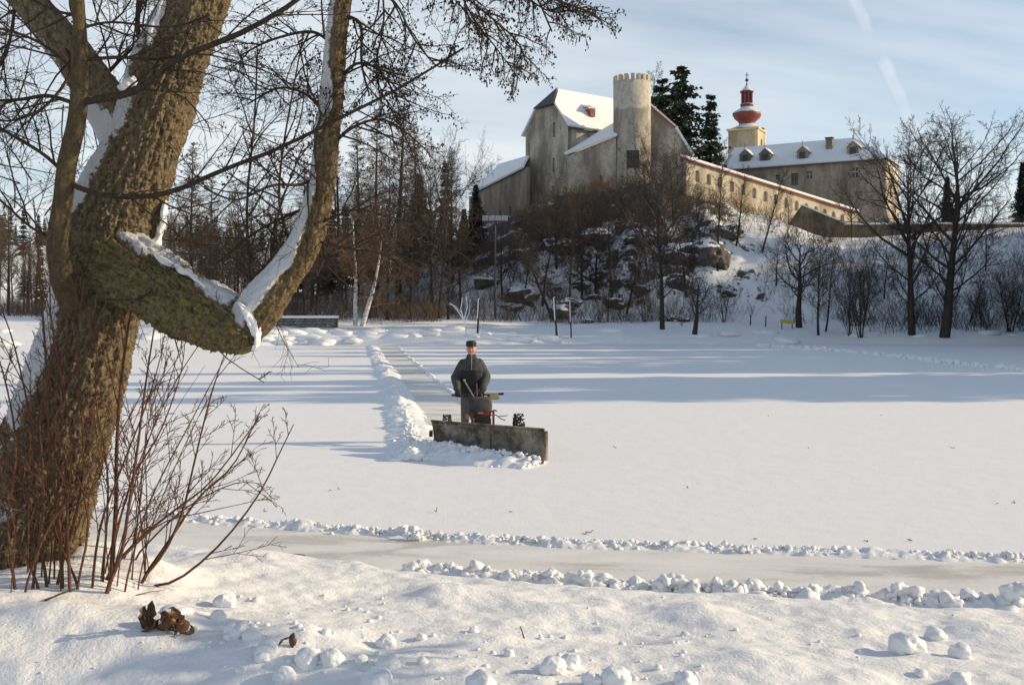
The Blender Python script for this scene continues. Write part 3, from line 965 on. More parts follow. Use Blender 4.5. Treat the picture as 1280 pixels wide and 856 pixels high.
prism('end_wall', M['wall_wing'], [Vector((e0.x, e0.y, 8)), Vector((e0.x, e0.y, e0.z-.1)), Vector((k0.x, k0.y, k0.z-.2)), Vector((e0.x, e0.y, 0))+ew*2+UP*(e0.z-.1), Vector((e0.x, e0.y, 8))+ew*2], d_*-.5, lw)
slab('snowy_roof', M['snow'], [k0, k1, Vector((k1.x, k1.y, 0))+ew+UP*e1.z, Vector((k0.x, k0.y, 0))+ew+UP*e0.z], .25, lw)
bu = at(586, 240, 145.4)
obox('buttress', M['cream'], Vector((bu.x, bu.y, 8)), (.75, .1, 0), (0, 0, bu.z-8.6), (0, .8, 0), lw)
adopt(lw)

# --- covered curtain wall with a row of arched niches
aw = thing('curtain_wall', (21, 121, 10.0), 'sunlit ochre curtain wall with a row of arched niches stepping down to the right', 'wall')
q0, q1 = at(858, 200, 116.5), at(1072, 266, 134.5)
d_ = Vector((q1.x-q0.x, q1.y-q0.y, 0)); L_ = d_.length; d_.normalize()
nn = Vector((d_.y, -d_.x, 0))
tops = lambda s: q0.z + (q1.z-q0.z)*s/L_
nich = []
for px in (872, 886, 900, 915, 929, 943, 957, 970, 983, 996, 1008, 1020, 1031, 1042, 1053):
    k = (px-640)/F      # X = k*Y on the wall line
    s = (k*q0.y - q0.x)/(d_.x - k*d_.y)
    hw_ = 3.4*(q0.y+d_.y*s)/F*1.12
    nich.append(archp(s-hw_, tops(s)-2.05, s+hw_, tops(s)-.78))
wall_panel('wall_face', M['wall_arch'], (q0.x, q0.y, 0), d_, nn, [(0, 8.5), (L_, 8.5), (L_, q1.z), (0, q0.z)], nich, .45, aw)
for h in nich: pane('niche', M['niche'], (q0.x, q0.y, 0), d_, nn, h, .28, aw)
obox('end_wall', M['wall_arch'], Vector((q1.x, q1.y, 8.5))-nn*.46, -d_*.5, UP*(q1.z-8.6), -nn*.6, aw)
dt = (Vector((q1.x, q1.y, q1.z))-Vector((q0.x, q0.y, q0.z)))
Q = Vector((q0.x, q0.y, q0.z))
prism('tile_coping', M['tile_red'], [Q+nn*.30-UP*.05, Q+nn*.30+UP*.10, Q-nn*1.0+UP*.55, Q-nn*1.0-UP*.05], dt, aw)
prism('coping_snow', M['snow'], [Q+nn*.26+UP*.13, Q+nn*.22+UP*.34, Q-nn*.95+UP*.80, Q-nn*.97+UP*.57], dt, aw)
adopt(aw)

# --- gabled outwork at the foot of the curtain wall
gw_ = thing('outwork_wall', (33, 124, 9.0), 'small dark gabled wall with snowy coping below the ochre curtain wall', 'wall')
h0, h1, h2 = at(985, 282, 123.0), at(1003, 257, 123.0), at(1062, 282, 123.0)
wall_panel('wall_face', M['wall_stone'], (h0.x, 123.0, 0), (1, 0, 0), (0, -1, 0), [(0, 9), (h2.x-h0.x, 9), (h2.x-h0.x, h2.z), (h1.x-h0.x, h1.z), (0, h0.z)], [], .6, gw_)
slab('coping_snow', M['snow'], [h1+Vector((-.05, -.1, .01)), h2+Vector((0, -.1, .01)), h2+Vector((0, .8, .01)), h1+Vector((-.05, .8, .01))], .16, gw_)
adopt(gw_)

# --- long retaining wall running right
rt = thing('retaining_wall', (44, 122.5, 8.0), 'long dark retaining wall with snow on top, right of the outwork', 'wall')
t0, t1 = at(1058, 281, 122.3), at(1194, 280, 124)
t2 = at(1420, 281, 127)
for (a, b, mt) in ((t0, t1, M['wall_stone']), (t1, t2, M['wall_stone'])):
    dd_ = Vector((b.x-a.x, b.y-a.y, 0))
    prism('wall_section', mt, [Vector((a.x, a.y, 8)), Vector((b.x-.01, b.y, 8)), Vector((b.x-.01, b.y, b.z)), Vector((a.x, a.y, a.z))], (0, .7, 0), rt)
    prism('snow_cap', M['snow'], [a+Vector((0, -.06, .005)), b+Vector((-.01, -.06, .005)), b+Vector((-.01, -.06, .2)), a+Vector((0, -.06, .22))], (0, .85, 0), rt)
adopt(rt)

# --- the palace with hipped snowy roof
pc = at(1107, 197.5, 140.0)
pe = pc.z
pl = at(905, 211.8, 151.5)
pd = Vector((pl.x-pc.x, pl.y-pc.y, 0)); PL = pd.length; pd.normalize()
pn = Vector((pd.y, -pd.x, 0)); pn = pn if pn.y < 0 else -pn
pdep = 9.5
pal = thing('palace', (pc.x, pc.y, 10), 'long grey palace with hipped snowy roof, dormers and chimney, right of the castle', 'palace')
P0 = Vector((pc.x, pc.y, 0))
def pp(a, b, z): return P0 + pd*a - pn*b + UP*z
def pal_u(px):
    k = (px-640)/F
    return (k*P0.y - P0.x)/(pd.x - k*pd.y)
def pal_z(px, py):
    u = pal_u(px); Yv = P0.y+pd.y*u
    return CAMH + (HOR-py)*Yv/F
wins = []
for (x0, y0, x1, y1, kind) in ((1007, 223.5, 1015.5, 214.5, 'window'), (989, 232, 998, 217, 'door'), (1064, 222, 1073, 210, 'window'), (969, 224, 974, 219, 'window')):
    wins.append((rect(pal_u(x1), pal_z(x0, y0), pal_u(x0), pal_z(x0, y1)), kind))
wall_panel('front_wall', M['wall_palace'], P0, pd, pn, rect(0, 9, PL, pe), [w_[0] for w_ in wins], .45, pal)
for poly, kind in wins:
    wp_ = pane(kind, M['window_glass'], P0, pd, pn, poly, .3, pal)
    (u0, v0), (u1, v1) = poly[0], poly[2]
    for f in (.0, .46, .92):
        obox('frame', M['white_paint'] if kind == 'window' else M['slate'], pp(u0+(u1-u0)*f, .22, v0), pd*(u1-u0)*.08, UP*(v1-v0), -pn*.07, wp_)
    obox('frame', M['white_paint'] if kind == 'window' else M['slate'], pp(u0, .20, v0+(v1-v0)*.55), pd*(u1-u0), UP*(v1-v0)*.07, -pn*.06, wp_)
wall_panel('end_wall', M['wall_arch'], P0-pn*.003, -pn, -pd, rect(0, 9, pdep, pe), [rect(3, 18.5, 4, 20.3), rect(6, 18.5, 7, 20.3)], .4, pal)  # paler plaster than the front: sunlight on this side put into the colour
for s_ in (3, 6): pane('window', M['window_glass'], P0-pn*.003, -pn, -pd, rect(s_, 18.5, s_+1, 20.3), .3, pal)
prism('buttress', M['wall_palace'], [pp(.02, .05, 9), pp(-1.6, .05, 9), pp(-.02, .05, 17)], -pn*1.6, pal)
obox('back_wall', M['wall_palace'], pp(0, pdep-.3, 9), pd*PL, UP*(pe-9), -pn*.3, pal)
obox('far_end_wall', M['wall_palace'], pp(PL-.3, .01, 9), pd*.3, UP*(pe-9), -pn*(pdep-.4), pal)
rz_ = pe+3.7; hl = 5.2
A0, A1 = pp(hl, pdep/2, rz_), pp(PL, pdep/2, rz_)
o_ = .4
ze = pe-.12
slab('snowy_roof', M['snow'], [pp(-o_, -o_, ze), pp(PL+o_, -o_, ze), A1, A0], .2, pal)
slab('snowy_roof', M['snow'], [pp(-o_, pdep+o_, ze), pp(PL+o_, pdep+o_, ze), A1, A0], .2, pal)
slab('snowy_roof', M['snow'], [pp(-o_, -o_, ze), pp(-o_, pdep+o_, ze), A0+UP*.003], .2, pal)
obox('eave_board', M['slate'], pp(-o_, -o_-.02, ze-.16), pd*(PL+o_), UP*.15, pn*.1, pal)
def pal_roof(px, py):
    """point on the front roof slope seen at a photo pixel"""
    e = pp(0, -o_, ze); m = A0 - pp(0, pdep/2, rz_) 
    n_ = (pp(PL, -o_, ze)-e).cross(A1-e).normalized()
    d = Vector(((px-640)/F, 1, (HOR-py)/F)); o = Vector((0, 0, CAMH))
    return o + d*((e-o).dot(n_)/d.dot(n_))
for px, py in ((956, 203), (1003, 200.5), (1066, 194.5), (931, 204)):
    b_ = pal_roof(px, py)
    dm = prism('dormer', M['wall_palace'], [b_-pd*.78, b_+pd*.78, b_+pd*.78+UP*1.25, b_+UP*2.0, b_-pd*.78+UP*1.25], -pn*2.4, pal)
    obox('dormer_window', M['slate'], b_-pd*.42+UP*.22+pn*.02, pd*.84, UP*.95, pn*.05, dm)
    slab('dormer_roof', M['snow'], [b_+pd*.98+UP*1.12+pn*.15, b_+UP*2.02+pn*.15, b_+UP*2.02-pn*2.6, b_+pd*.98+UP*1.12-pn*2.6], .13, dm)
    slab('dormer_roof', M['snow'], [b_-pd*.98+UP*1.12+pn*.15, b_+UP*2.02+pn*.15, b_+UP*2.02-pn*2.6, b_-pd*.98+UP*1.12-pn*2.6], .13, dm)
    obox('finial', M['slate'], b_+UP*2.1-pd*.03, pd*.06, UP*.7, pn*.06, dm)
ch_ = pal_roof(1036, 189)
cm = obox('chimney', M['wall_palace'], ch_-pd*.45-UP*.2, pd*.9, UP*2.0, -pn*.8, pal)
obox('chimney_cap', M['slate'], ch_-pd*.55+UP*1.8+pn*.1, pd*1.1, UP*.15, -pn*1.0, cm)
obox('roof_cross', M['slate'], A0+UP*.1-pd*.05, pd*.1, UP*1.3, pn*.1, pal)
adopt(pal)

# --- church tower with red onion dome
YC = 172.0
k0 = at(947, 160, YC); sz = 37*YC/F
ctz = k0.z
rot = R(28)
cu = Vector((-math.cos(rot), math.sin(rot), 0)); cv = Vector((math.sin(rot), math.cos(rot), 0))
cw = 33*YC/F/math.cos(rot)
cent = Vector((k0.x, k0.y, 0)) + cu*cw/2 + cv*cw/2
ct = thing('church_tower', (cent.x, cent.y, 10), 'church tower with red onion dome and lantern behind the palace roof', 'church tower')
K0 = Vector((k0.x, k0.y, 0))
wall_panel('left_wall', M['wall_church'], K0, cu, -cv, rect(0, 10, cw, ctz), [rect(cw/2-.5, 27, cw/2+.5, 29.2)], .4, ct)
pane('louvre', M['slate'], K0, cu, -cv, rect(cw/2-.5, 27, cw/2+.5, 29.2), .25, ct)
bell = archp(cw/2-.45, ctz-3.4, cw/2+.45, ctz-1.4)
wall_panel('right_wall', M['wall_arch'], K0+cv*.003, cv, -cu, rect(0, 10, cw, ctz), [bell], .4, ct)  # sunlit face painted lighter than the shaded left wall
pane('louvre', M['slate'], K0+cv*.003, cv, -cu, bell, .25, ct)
obox('back_wall', M['wall_church'], K0+cu*cw-cu*.3+UP*10, cu*.3, cv*cw, UP*(ctz-10), ct)
obox('back_wall', M['wall_church'], K0+cv*(cw-.3)+UP*10, cu*(cw-.31), cv*.3, UP*(ctz-10), ct)
obox('cornice', M['cream'], K0-cu*.25-cv*.25+UP*(ctz-.15), cu*(cw+.5), cv*(cw+.5), UP*.35, ct)
for (a_, b_) in ((0, 0), (0, cw-.55)):
    obox('pilaster', M['cream'], K0+cv*b_-cu*.06+UP*12, cu*.061, cv*.55, UP*(ctz-12.2), ct)
obox('pilaster', M['cream'], K0-cv*.06-cu*.06+UP*12, cu*.55, cv*.06, UP*(ctz-12.2), ct)
pxm = YC/F
dome_prof = [(cw/2*1.28, 0), (cw/2*1.02, .32), (11*pxm, .75), (10*pxm, 1.15), (13*pxm, 1.6), (17*pxm, 2.05), (19*pxm, 2.5), (18.6*pxm, 2.85), (15*pxm, 3.2), (10*pxm, 3.5), (8*pxm, 3.8), (7.6*pxm, 4.2)]
def lathe8(name, mat, prof, z0, parent, n=8, a0=0.0):
    V = [[r*math.cos(a0+2*math.pi*i/n), r*math.sin(a0+2*math.pi*i/n), z0+z] for r, z in prof for i in range(n)]
    Fs = [[k*n+i, k*n+(i+1) % n, (k+1)*n+(i+1) % n, (k+1)*n+i] for k in range(len(prof)-1) for i in range(n)]
    me = raw_mesh(name, V, [Fs])
    return link(name, me, mat, parent)
adopt(ct)
zc = ctz-10+.22
lathe8('onion_dome', M['dome'], dome_prof, zc, ct, 8, rot+R(22.5))
lz = zc+4.2
lan = lathe8('lantern', M['slate'], [(5.2*pxm, 0), (5.2*pxm, 2.1)], lz, ct, 8, rot+R(22.5))
for i in range(8):
    a = rot+R(22.5)+2*math.pi*i/8
    o = obox('pillar', M['dome'], Vector((6.2*pxm*math.cos(a)-.14, 6.2*pxm*math.sin(a)-.14, lz)), (.28, 0, 0), (0, .28, 0), (0, 0, 2.1), lan)
lathe8('lantern_ring', M['dome'], [(7.6*pxm, -.05), (8.8*pxm, .1), (8.8*pxm, .35), (5.3*pxm, .5)], lz-.2, ct, 8, rot+R(22.5))
lathe8('lantern_roof', M['dome'], [(6*pxm, 0), (9.2*pxm, .04), (9*pxm, .22), (6*pxm, .5), (3.6*pxm, .85), (1.6*pxm, 1.2), (.7*pxm, 1.6), (.3*pxm, 2.0)], lz+2.1, ct, 8, rot+R(22.5))
V_, F_ = ICO[2]
me = raw_mesh('ball', V_*.30, [F_]); smooth_on(me)
link('ball', me, M['slate'], ct, (0, 0, lz+4.2))
obox('cross', M['slate'], Vector((-.05, -.05, lz+4.4)), (.1, 0, 0), (0, .1, 0), (0, 0, 1.1), ct)
obox('cross', M['slate'], Vector((-.30, -.045, lz+5.0)), (.6, 0, 0), (0, .09, 0), (0, 0, .1), ct)
# ------------------------------------------------------------------ trees and shrubs of the shore and the hill
SP = {}
def spec(**kw):
    d = dict(tap=[.12, .25, .35, .5, .5], sides=[7, 5, 3, 3, 3], rl=0.016, rmin=0.012, shape=lambda t: 1.0)
    d.update(kw); return d
# all are modelled at a height of 10 m and scaled when they are set out
SP['alder'] = spec(n=[12, 7, 5, 4, 3], k=[21, 9, 7, 5], ang=[52, 45, 42, 45], ratio=[.38, .50, .46, .55], start=[.28, .2, .15, .1],
                   wig=[.05, .16, .22, .25, .3], up=[.02, .10, .06, .03, .0], shape=lambda t: .45+1.0*math.sin(min(1, max(0, (t-.1)/.9))*math.pi*.85), rl=.015, rmin=.0062)
SP['round'] = spec(n=[9, 7, 5, 4, 3], k=[16, 10, 8, 5], ang=[62, 48, 45, 45], ratio=[.55, .5, .45, .5], start=[.22, .2, .15, .1],
                   wig=[.07, .18, .24, .25, .3], up=[.02, .09, .05, .02, .0], shape=lambda t: 1.05-.45*t, rl=.0145, rmin=.0072)
SP['slim'] = spec(n=[12, 6, 4, 3], k=[40, 10, 8], ang=[45, 42, 42], ratio=[.22, .5, .5], start=[.22, .15, .1],
                  wig=[.04, .14, .22, .3], up=[.02, .08, .05, .0], shape=lambda t: 1.15-.75*t, rl=.014, rmin=.007)
SP['larch'] = spec(n=[14, 6, 3], k=[170, 24], ang=[82, 55], ratio=[.185, .36], start=[.16, .08],
                   wig=[.012, .07, .25], up=[.01, .02, -.02], shape=lambda t: 1.12-1.02*t, rl=.009, rmin=.0085, tap=[.06, .3, .5])
SP['shrub'] = spec(n=[7, 5, 4, 3], k=[10, 7, 5], ang=[34, 38, 40], ratio=[.42, .5, .5], start=[.22, .2, .1],
                   wig=[.07, .16, .22, .3], up=[.06, .06, .04, .0], shape=lambda t: 1.1-.6*t, rl=.016, rmin=.008, sides=[5, 4, 3, 3])
def tree_meshes(kind, seed, lean=(0, 0), stems=1, r0=.17, mats=('bark_far', 'twig_far')):
    sp = SP[kind]; rg = random.Random(seed)
    tk, cr = Tubes(), Tubes()
    tbs = [tk, cr, cr, cr, cr]
    for s_ in range(stems):
        if stems == 1: p, d, L, r = Vector((0, 0, -.25)), Vector((lean[0], lean[1], 1)), 10.0, r0
        else:
            a = s_*2.4+rg.random(); p = Vector((.12*math.cos(a), .12*math.sin(a), -.25))*rg.uniform(.6, 2.2); p.z = -.25
            d = Vector((math.cos(a)*rg.uniform(.05, .38), math.sin(a)*rg.uniform(.05, .38), 1)); L, r = rg.uniform(6.5, 10), r0*rg.uniform(.6, 1)
        grow(tbs, rg, p, d, L, r, 0, sp)
    a, b = tk.mesh('trunk'), cr.mesh('crown')
    zm = max(v.co.z for v in b.vertices)
    for me in (a, b): me.transform(Matrix.Scale(10.0/zm, 4))
    a.materials.append(M[mats[0]]); b.materials.append(M[mats[1]])
    return a, b
def conifer_meshes(seed, H=10.0, W=1.9, z0=.06, whorls=60, mat='needle', ragged=.25, power=.9, droop=.35):
    rg = random.Random(seed)
    tk = Tubes()
    tk.add([Vector((0, 0, -.3)), Vector((0, 0, H*.4)), Vector((0, 0, H*.75)), Vector((0, 0, H))], [.16, .10, .05, .012], 7)
    Vs, Fs, n = [], [], 0
    for k in range(whorls):
        t = (k+rg.random())/whorls
        z = H*(z0+(1-z0)*t)
        ln = W*(1-t)**power*rg.uniform(1-ragged, 1+ragged*.6)+.12
        nb_ = 7 if t < .8 else 5
        for b_ in range(nb_):
            a = 2*math.pi*(b_+rg.random()*.8)/nb_
            l2 = ln*rg.uniform(.65, 1.1)
            dirv = Vector((math.cos(a), math.sin(a), 0)); side = Vector((-dirv.y, dirv.x, 0))
            m = max(3, int(l2/.22))
            tk.add([Vector((0, 0, z)), dirv*l2*.5+UP*(z+.04-droop*.2*l2), dirv*l2+UP*(z-droop*.55*l2)], [.022, .014, .006], 3)
            for j in range(m):
                f = (j+.6)/m
                c = dirv*l2*f+UP*(z-droop*l2*(f**1.4)*.55)
                for q_ in range(4):
                    s2 = rg.uniform(.20, .36)*(1.15-.5*f)*(.6+.25*W)
                    dv = (dirv*rg.uniform(.1, 1)+side*rg.uniform(-1, 1)+UP*rg.uniform(-.75, .25)).normalized()
                    wv = dv.cross(rdir(rg)).normalized()*s2*.36
                    Vs += [c, c+dv*s2*.5+wv, c+dv*s2*1.15, c+dv*s2*.5-wv]
                    Fs.append([n, n+1, n+2, n+3]); n += 4
    for q_ in range(10):
        c = UP*(H-.05*q_); dv = (rdir(rg)*.6+UP).normalized(); wv = dv.cross(rdir(rg)).normalized()*.05
        Vs += [c-UP*.2, c+wv, c+dv*.18, c-wv]; Fs.append([n, n+1, n+2, n+3]); n += 4
    a = tk.mesh('trunk'); b = raw_mesh('crown', np.array([tuple(v) for v in Vs]), [np.array(Fs)])
    a.materials.append(M['bark_far']); b.materials.append(M[mat])
    return a, b
SP['big'] = dict(SP['alder']); SP['big'].update(k=[25, 9, 7, 5], rmin=.0088, rl=.017, start=[.13, .2, .15, .1])
SP['fruit'] = dict(SP['round']); SP['fruit'].update(k=[15, 9, 7, 5], start=[.30, .2, .15, .1], rmin=.011, rl=.028)
T = {
    'fruit1': tree_meshes('fruit', 23, (-.06, 0), r0=.42), 'fruit2': tree_meshes('fruit', 29, (.16, 0), r0=.55), 'big1': tree_meshes('big', 3, r0=.25), 'big2': tree_meshes('big', 8, (.17, .02), r0=.30),
    'alder1': tree_meshes('alder', 3), 'alder2': tree_meshes('alder', 8, (.16, .02), r0=.2), 'alder3': tree_meshes('alder', 15, (-.08, 0), r0=.15),
    'round1': tree_meshes('round', 21), 'round2': tree_meshes('round', 26, (.05, 0), r0=.2),
    'slim1': tree_meshes('slim', 31, r0=.11), 'slim2': tree_meshes('slim', 36, (.10, 0), r0=.11), 'slim3': tree_meshes('slim', 39, (-.22, 0), r0=.13),
    'larch1': tree_meshes('larch', 41, r0=.15, mats=('bark_far', 'twig_rust')), 'larch2': tree_meshes('larch', 44, r0=.14, mats=('bark_far', 'twig_rust')),
    'shrub1': tree_meshes('shrub', 51, stems=9, r0=.075), 'shrub2': tree_meshes('shrub', 55, stems=7, r0=.07),
    'shrub3': tree_meshes('shrub', 57, stems=8, r0=.06, mats=('twig_rust', 'twig_rust')),
    'birch1': tree_meshes('alder', 61, (.03, 0), r0=.13, mats=('birch', 'twig_brown')),
    'spruce1': conifer_meshes(71), 'spruce2': conifer_meshes(75, W=2.3, whorls=34, ragged=.55), 'spruce3': conifer_meshes(79, W=2.0, mat='needle_dark'),
    'pine1': conifer_meshes(83, W=2.0, z0=.30, whorls=26, ragged=.75, power=.62, droop=.05), 'pine2': conifer_meshes(86, W=1.8, z0=.3, whorls=24, ragged=.8, power=.55, droop=.0),
}
def tree(kind, px, Y, top, label, cat='tree', group='bare trees', name='bare_tree', rz=0.0, sx=1.0, z=None, base=None):
    """stand a tree with its foot below photo column px at depth Y, as tall as photo row top says"""
    X = (px-640)*Y/F
    if z is None: z = gz(X, Y)
    ztop = CAMH+(HOR-top)*Y/F
    s = (ztop-z)/10.0
    o = thing(name, (X, Y, z), label, cat, group, rz)
    o.scale = (s*sx, s*sx, s)
    a, b = T[kind]
    link('trunk', a, None, o); link('crown', b, None, o)
    return o
RS = 'bare trees on the right shore'
tree('big1', 1140, 86, 143, 'tall straight bare tree on the right shore, left of the forked pair', group=RS, rz=.4, sx=.92)
tree('big2', 1180, 84, 132, 'tallest leaning bare tree on the right shore, with thick trunk', group=RS, rz=0, sx=1.0)
tree('fruit1', 999, 93, 283, 'small round-crowned bare tree beside the yellow sign', group=RS, rz=1.0)
tree('slim1', 1023, 88, 286, 'thin bare tree just right of the round-crowned one', group=RS, rz=2.0, sx=1.3)
tree('slim2', 1032, 90, 300, 'slender bare tree touching the thin one right of the yellow sign', group=RS, rz=.3, sx=1.2)
tree('shrub1', 1076, 86, 296, 'many-stemmed bare bush left of the tall straight tree', 'bush', 'bushes on the right shore', 'bare_bush', .2, sx=.9)
tree('shrub2', 1062, 87, 318, 'smaller bare bush leaning against the many-stemmed one', 'bush', 'bushes on the right shore', 'bare_bush', 1.2, sx=.9)
tree('shrub2', 1228, 91, 345, 'bare bush right of the leaning tree', 'bush', 'bushes on the right shore', 'bare_bush', 2.2, sx=1.0)
tree('shrub1', 1262, 88, 318, 'large bare bush at the right edge of the picture', 'bush', 'bushes on the right shore', 'bare_bush', 3.0, sx=1.1)
tree('slim3', 1212, 92, 350, 'thin sapling leaning left behind the leaning tree', group=RS, rz=math.pi, sx=1.3)
tree('round2', 1105, 100, 300, 'bare tree on the slope behind the tall straight one', group=RS, rz=.7)
tree('round1', 1232, 104, 262, 'spreading bare tree on the slope at the far right', group=RS, rz=2.7)
tree('alder3', 1065, 119, 214, 'small bare tree on the slope at the end of the ochre wall', group='bare trees before the ochre wall', rz=0, sx=1.2)
HB = 'bare trees before the ochre wall'
tree('slim1', 897, 106, 176, 'dark bare tree at the left end of the ochre wall', group=HB, rz=.9, sx=1.0)
tree('slim2', 920, 110, 204, 'bare tree with bent foot before the ochre wall', group=HB, rz=.2, sx=1.2)
tree('slim3', 952, 110, 208, 'bare tree in the middle of the ochre wall', group=HB, rz=2.9, sx=1.0)
tree('slim1', 985, 112, 236, 'small bare tree left of the gabled outwork', group=HB, rz=1.9, sx=1.3)
tree('round2', 970, 104, 276, 'bushy dark tree below the gabled outwork', group=HB, rz=1.1)
CT = 'bare trees below the castle'
tree('big1', 828, 90, 160, 'tall dark bare tree standing before the castle rock, right of the round tower', group=CT, rz=1.3, sx=.72)
tree('fruit2', 868, 87, 333, 'low forked fruit tree on the snowy shore before the castle rock', group=CT, rz=.2)
tree('round1', 696, 108, 205, 'bare tree on the rocks under the keep', group=CT, rz=.5)
tree('alder1', 727, 106, 225, 'bare tree on the rocks below the lean-to wing', group=CT, rz=2.5)
tree('slim3', 692, 101, 285, 'bare tree leaning left over the boulders', group=CT, rz=.2, sx=1.6)
tree('slim2', 764, 104, 232, 'bare tree on the slope below the round tower, left side', group=CT, rz=1.4, sx=1.3)
tree('round1', 800, 110, 190, 'bushy bare tree just before the foot of the round tower', group=CT, rz=3.4)
tree('alder3', 842, 112, 172, 'bare tree climbing up the wing right of the round tower', group=CT, rz=.1, sx=1.3)
tree('shrub1', 740, 112, 222, 'thicket bush growing up the lean-to wing', 'bush', 'bushes on the castle rock', 'bare_bush', 1.0, sx=1.2)
tree('shrub3', 705, 112, 238, 'brown bush under the right corner of the keep', 'bush', 'bushes on the castle rock', 'bare_bush', 2.0, sx=1.3)
tree('shrub3', 668, 113, 245, 'brown bush under the left corner of the keep', 'bush', 'bushes on the castle rock', 'bare_bush', 3.0, sx=1.3)
tree('shrub2', 778, 115, 235, 'bush at the left foot of the round tower', 'bush', 'bushes on the castle rock', 'bare_bush', .6, sx=1.3)
tree('shrub1', 862, 108, 262, 'dark bush above the cliff at the left end of the ochre wall', 'bush', 'bushes on the castle rock', 'bare_bush', 1.7, sx=1.2)
tree('shrub3', 640, 108, 285, 'brown bush below the lower castle wing', 'bush', 'bushes on the castle rock', 'bare_bush', .2, sx=1.3)
tree('shrub3', 806, 98, 330, 'low brown bush left of the tall dark tree', 'bush', 'bushes at the foot of the rock', 'bare_bush', .9, sx=1.2)
tree('shrub2', 905, 98, 340, 'low bush right of the fruit tree', 'bush', 'bushes at the foot of the rock', 'bare_bush', 2.2, sx=1.2)
tree('shrub2', 852, 92, 385, 'tiny bush at the foot of the tall dark tree', 'bush', 'bushes at the foot of the rock', 'bare_bush', 4.2, sx=1.3)
for i, (px, Y, top, kind, lab) in enumerate([
        (678, 103, 258, 'round2', 'bare tree with crooked trunk above the big boulder'), (712, 103, 268, 'slim1', 'thin bare tree above the two poles'), (745, 107, 250, 'round1', 'bushy bare tree in the middle of the castle rock'),
        (783, 101, 285, 'slim3', 'thin bare tree left of the tall dark one'), (812, 106, 235, 'slim2', 'bare tree under the round tower, right side'), (858, 103, 250, 'round2', 'bushy dark tree on the cliff right of the tall one'),
        (875, 110, 215, 'alder3', 'bare tree above the cliff at the start of the ochre wall'), (655, 104, 275, 'slim2', 'thin bare tree right of the floodlight mast'), (628, 106, 268, 'round1', 'bare bushy tree behind the floodlight mast'),
        (760, 99, 318, 'slim1', 'short thin tree among the boulders below the round tower')]):
    tree(kind, px, Y, top, lab, group=CT, rz=i*.77, sx=1.15)
# evergreens on the castle hill
EG = 'evergreens on the castle hill'
tree('pine1', 851, 140, 84, 'tallest dark pine behind the wing right of the round tower', group=EG, name='pine_tree', sx=1.1)
tree('pine2', 828, 146, 100, 'ragged pine half hidden by the round tower', group=EG, name='pine_tree', rz=1.0, sx=1.2)
tree('spruce2', 889, 138, 120, 'dark spruce between the pines and the church tower', group=EG, name='spruce_tree', rz=2.0)
tree('slim1', 808, 148, 76, 'pale leafless tree rising behind the round tower', group='bare trees behind the castle', rz=1.4, sx=1.2)
tree('slim2', 903, 142, 165, 'pale leafless tree between spruce and church tower', group='bare trees behind the castle', rz=1.4, sx=1.2)
tree('spruce3', 1184, 132, 222, 'lone dark spruce behind the retaining wall, between the two tall bare trees', group=EG, name='spruce_tree', rz=.5)
tree('spruce3', 1278, 130, 204, 'dark spruce at the right edge of the picture', group=EG, name='spruce_tree', rz=1.5)
tree('round2', 1150, 145, 235, 'leafless tree on the plateau beyond the retaining wall', group='bare trees behind the castle', rz=1.7)
tree('round1', 1240, 140, 232, 'leafless tree on the plateau left of the edge spruce', group='bare trees behind the castle', rz=2.7)
tree('alder1', 610, 150, 196, 'faint leafless tree behind the lower castle wing', group='bare trees behind the castle', rz=2.7)
# the grove left of the castle
GR = 'grove left of the castle'
tree('alder1', 541, 100, 148, 'tall pale-stemmed tree, right one of the twin stems in the grove', group=GR, rz=.8, sx=.8)
tree('alder3', 549, 99, 158, 'tall pale-stemmed tree forked beside the twin stems in the grove', group=GR, rz=2.0, sx=.7)
for i, (px, Y, top, kind, lab) in enumerate([
        (498, 104, 112, 'larch1', 'tallest rusty larch in the grove'), (470, 112, 135, 'larch2', 'rusty larch left of the tallest one'), (520, 116, 150, 'larch1', 'rusty larch right of the tallest one'),
        (447, 118, 150, 'larch2', 'rusty larch behind the white birch'), (424, 124, 175, 'larch1', 'rusty larch at the left end of the grove'), (565, 112, 190, 'larch2', 'short rusty larch nearest the castle'),
        (240, 96, 178, 'larch2', 'rusty larch seen just right of the old trunk'), (262, 118, 215, 'larch1', 'smaller rusty larch behind the one by the old trunk'), (380, 130, 200, 'larch2', 'rusty larch seen left of the mossy stem')]):
    tree(kind, px, Y, top, lab, 'tree', 'larches beyond the lake', 'larch_tree', i*1.1, sx=1.15)
for i, (px, Y, top, kind, lab) in enumerate([
        (484, 97, 190, 'slim1', 'slim bare tree before the tallest larch'), (512, 98, 215, 'slim2', 'slim bare tree right of the tallest larch'), (460, 99, 230, 'slim3', 'slim leaning tree beside the white birch'),
        (350, 102, 230, 'slim1', 'slim bare tree above the stone wall, left'), (395, 104, 250, 'slim2', 'slim bare tree above the stone wall, right'), (310, 100, 245, 'alder1', 'spreading bare tree seen between old trunk and mossy stem'),
        (575, 104, 262, 'slim2', 'slim tree close to the lower castle wing'), (560, 98, 290, 'round1', 'low bushy tree at the foot of the grove')]):
    tree(kind, px, Y, top, lab, 'tree', GR, 'bare_tree', i*1.3, sx=1.2)
for i, (px, Y, top, lab) in enumerate([(595, 122, 232, 'dark spruce left of the lower castle wing'), (580, 116, 262, 'small dark spruce before the lower castle wing'), (555, 124, 250, 'dark spruce deep in the grove'), (535, 128, 262, 'dark spruce behind the twin stems')]):
    tree('spruce3', px, Y, top, lab, 'tree', 'dark spruces in the grove', 'spruce_tree', i*.9, sx=1.2)
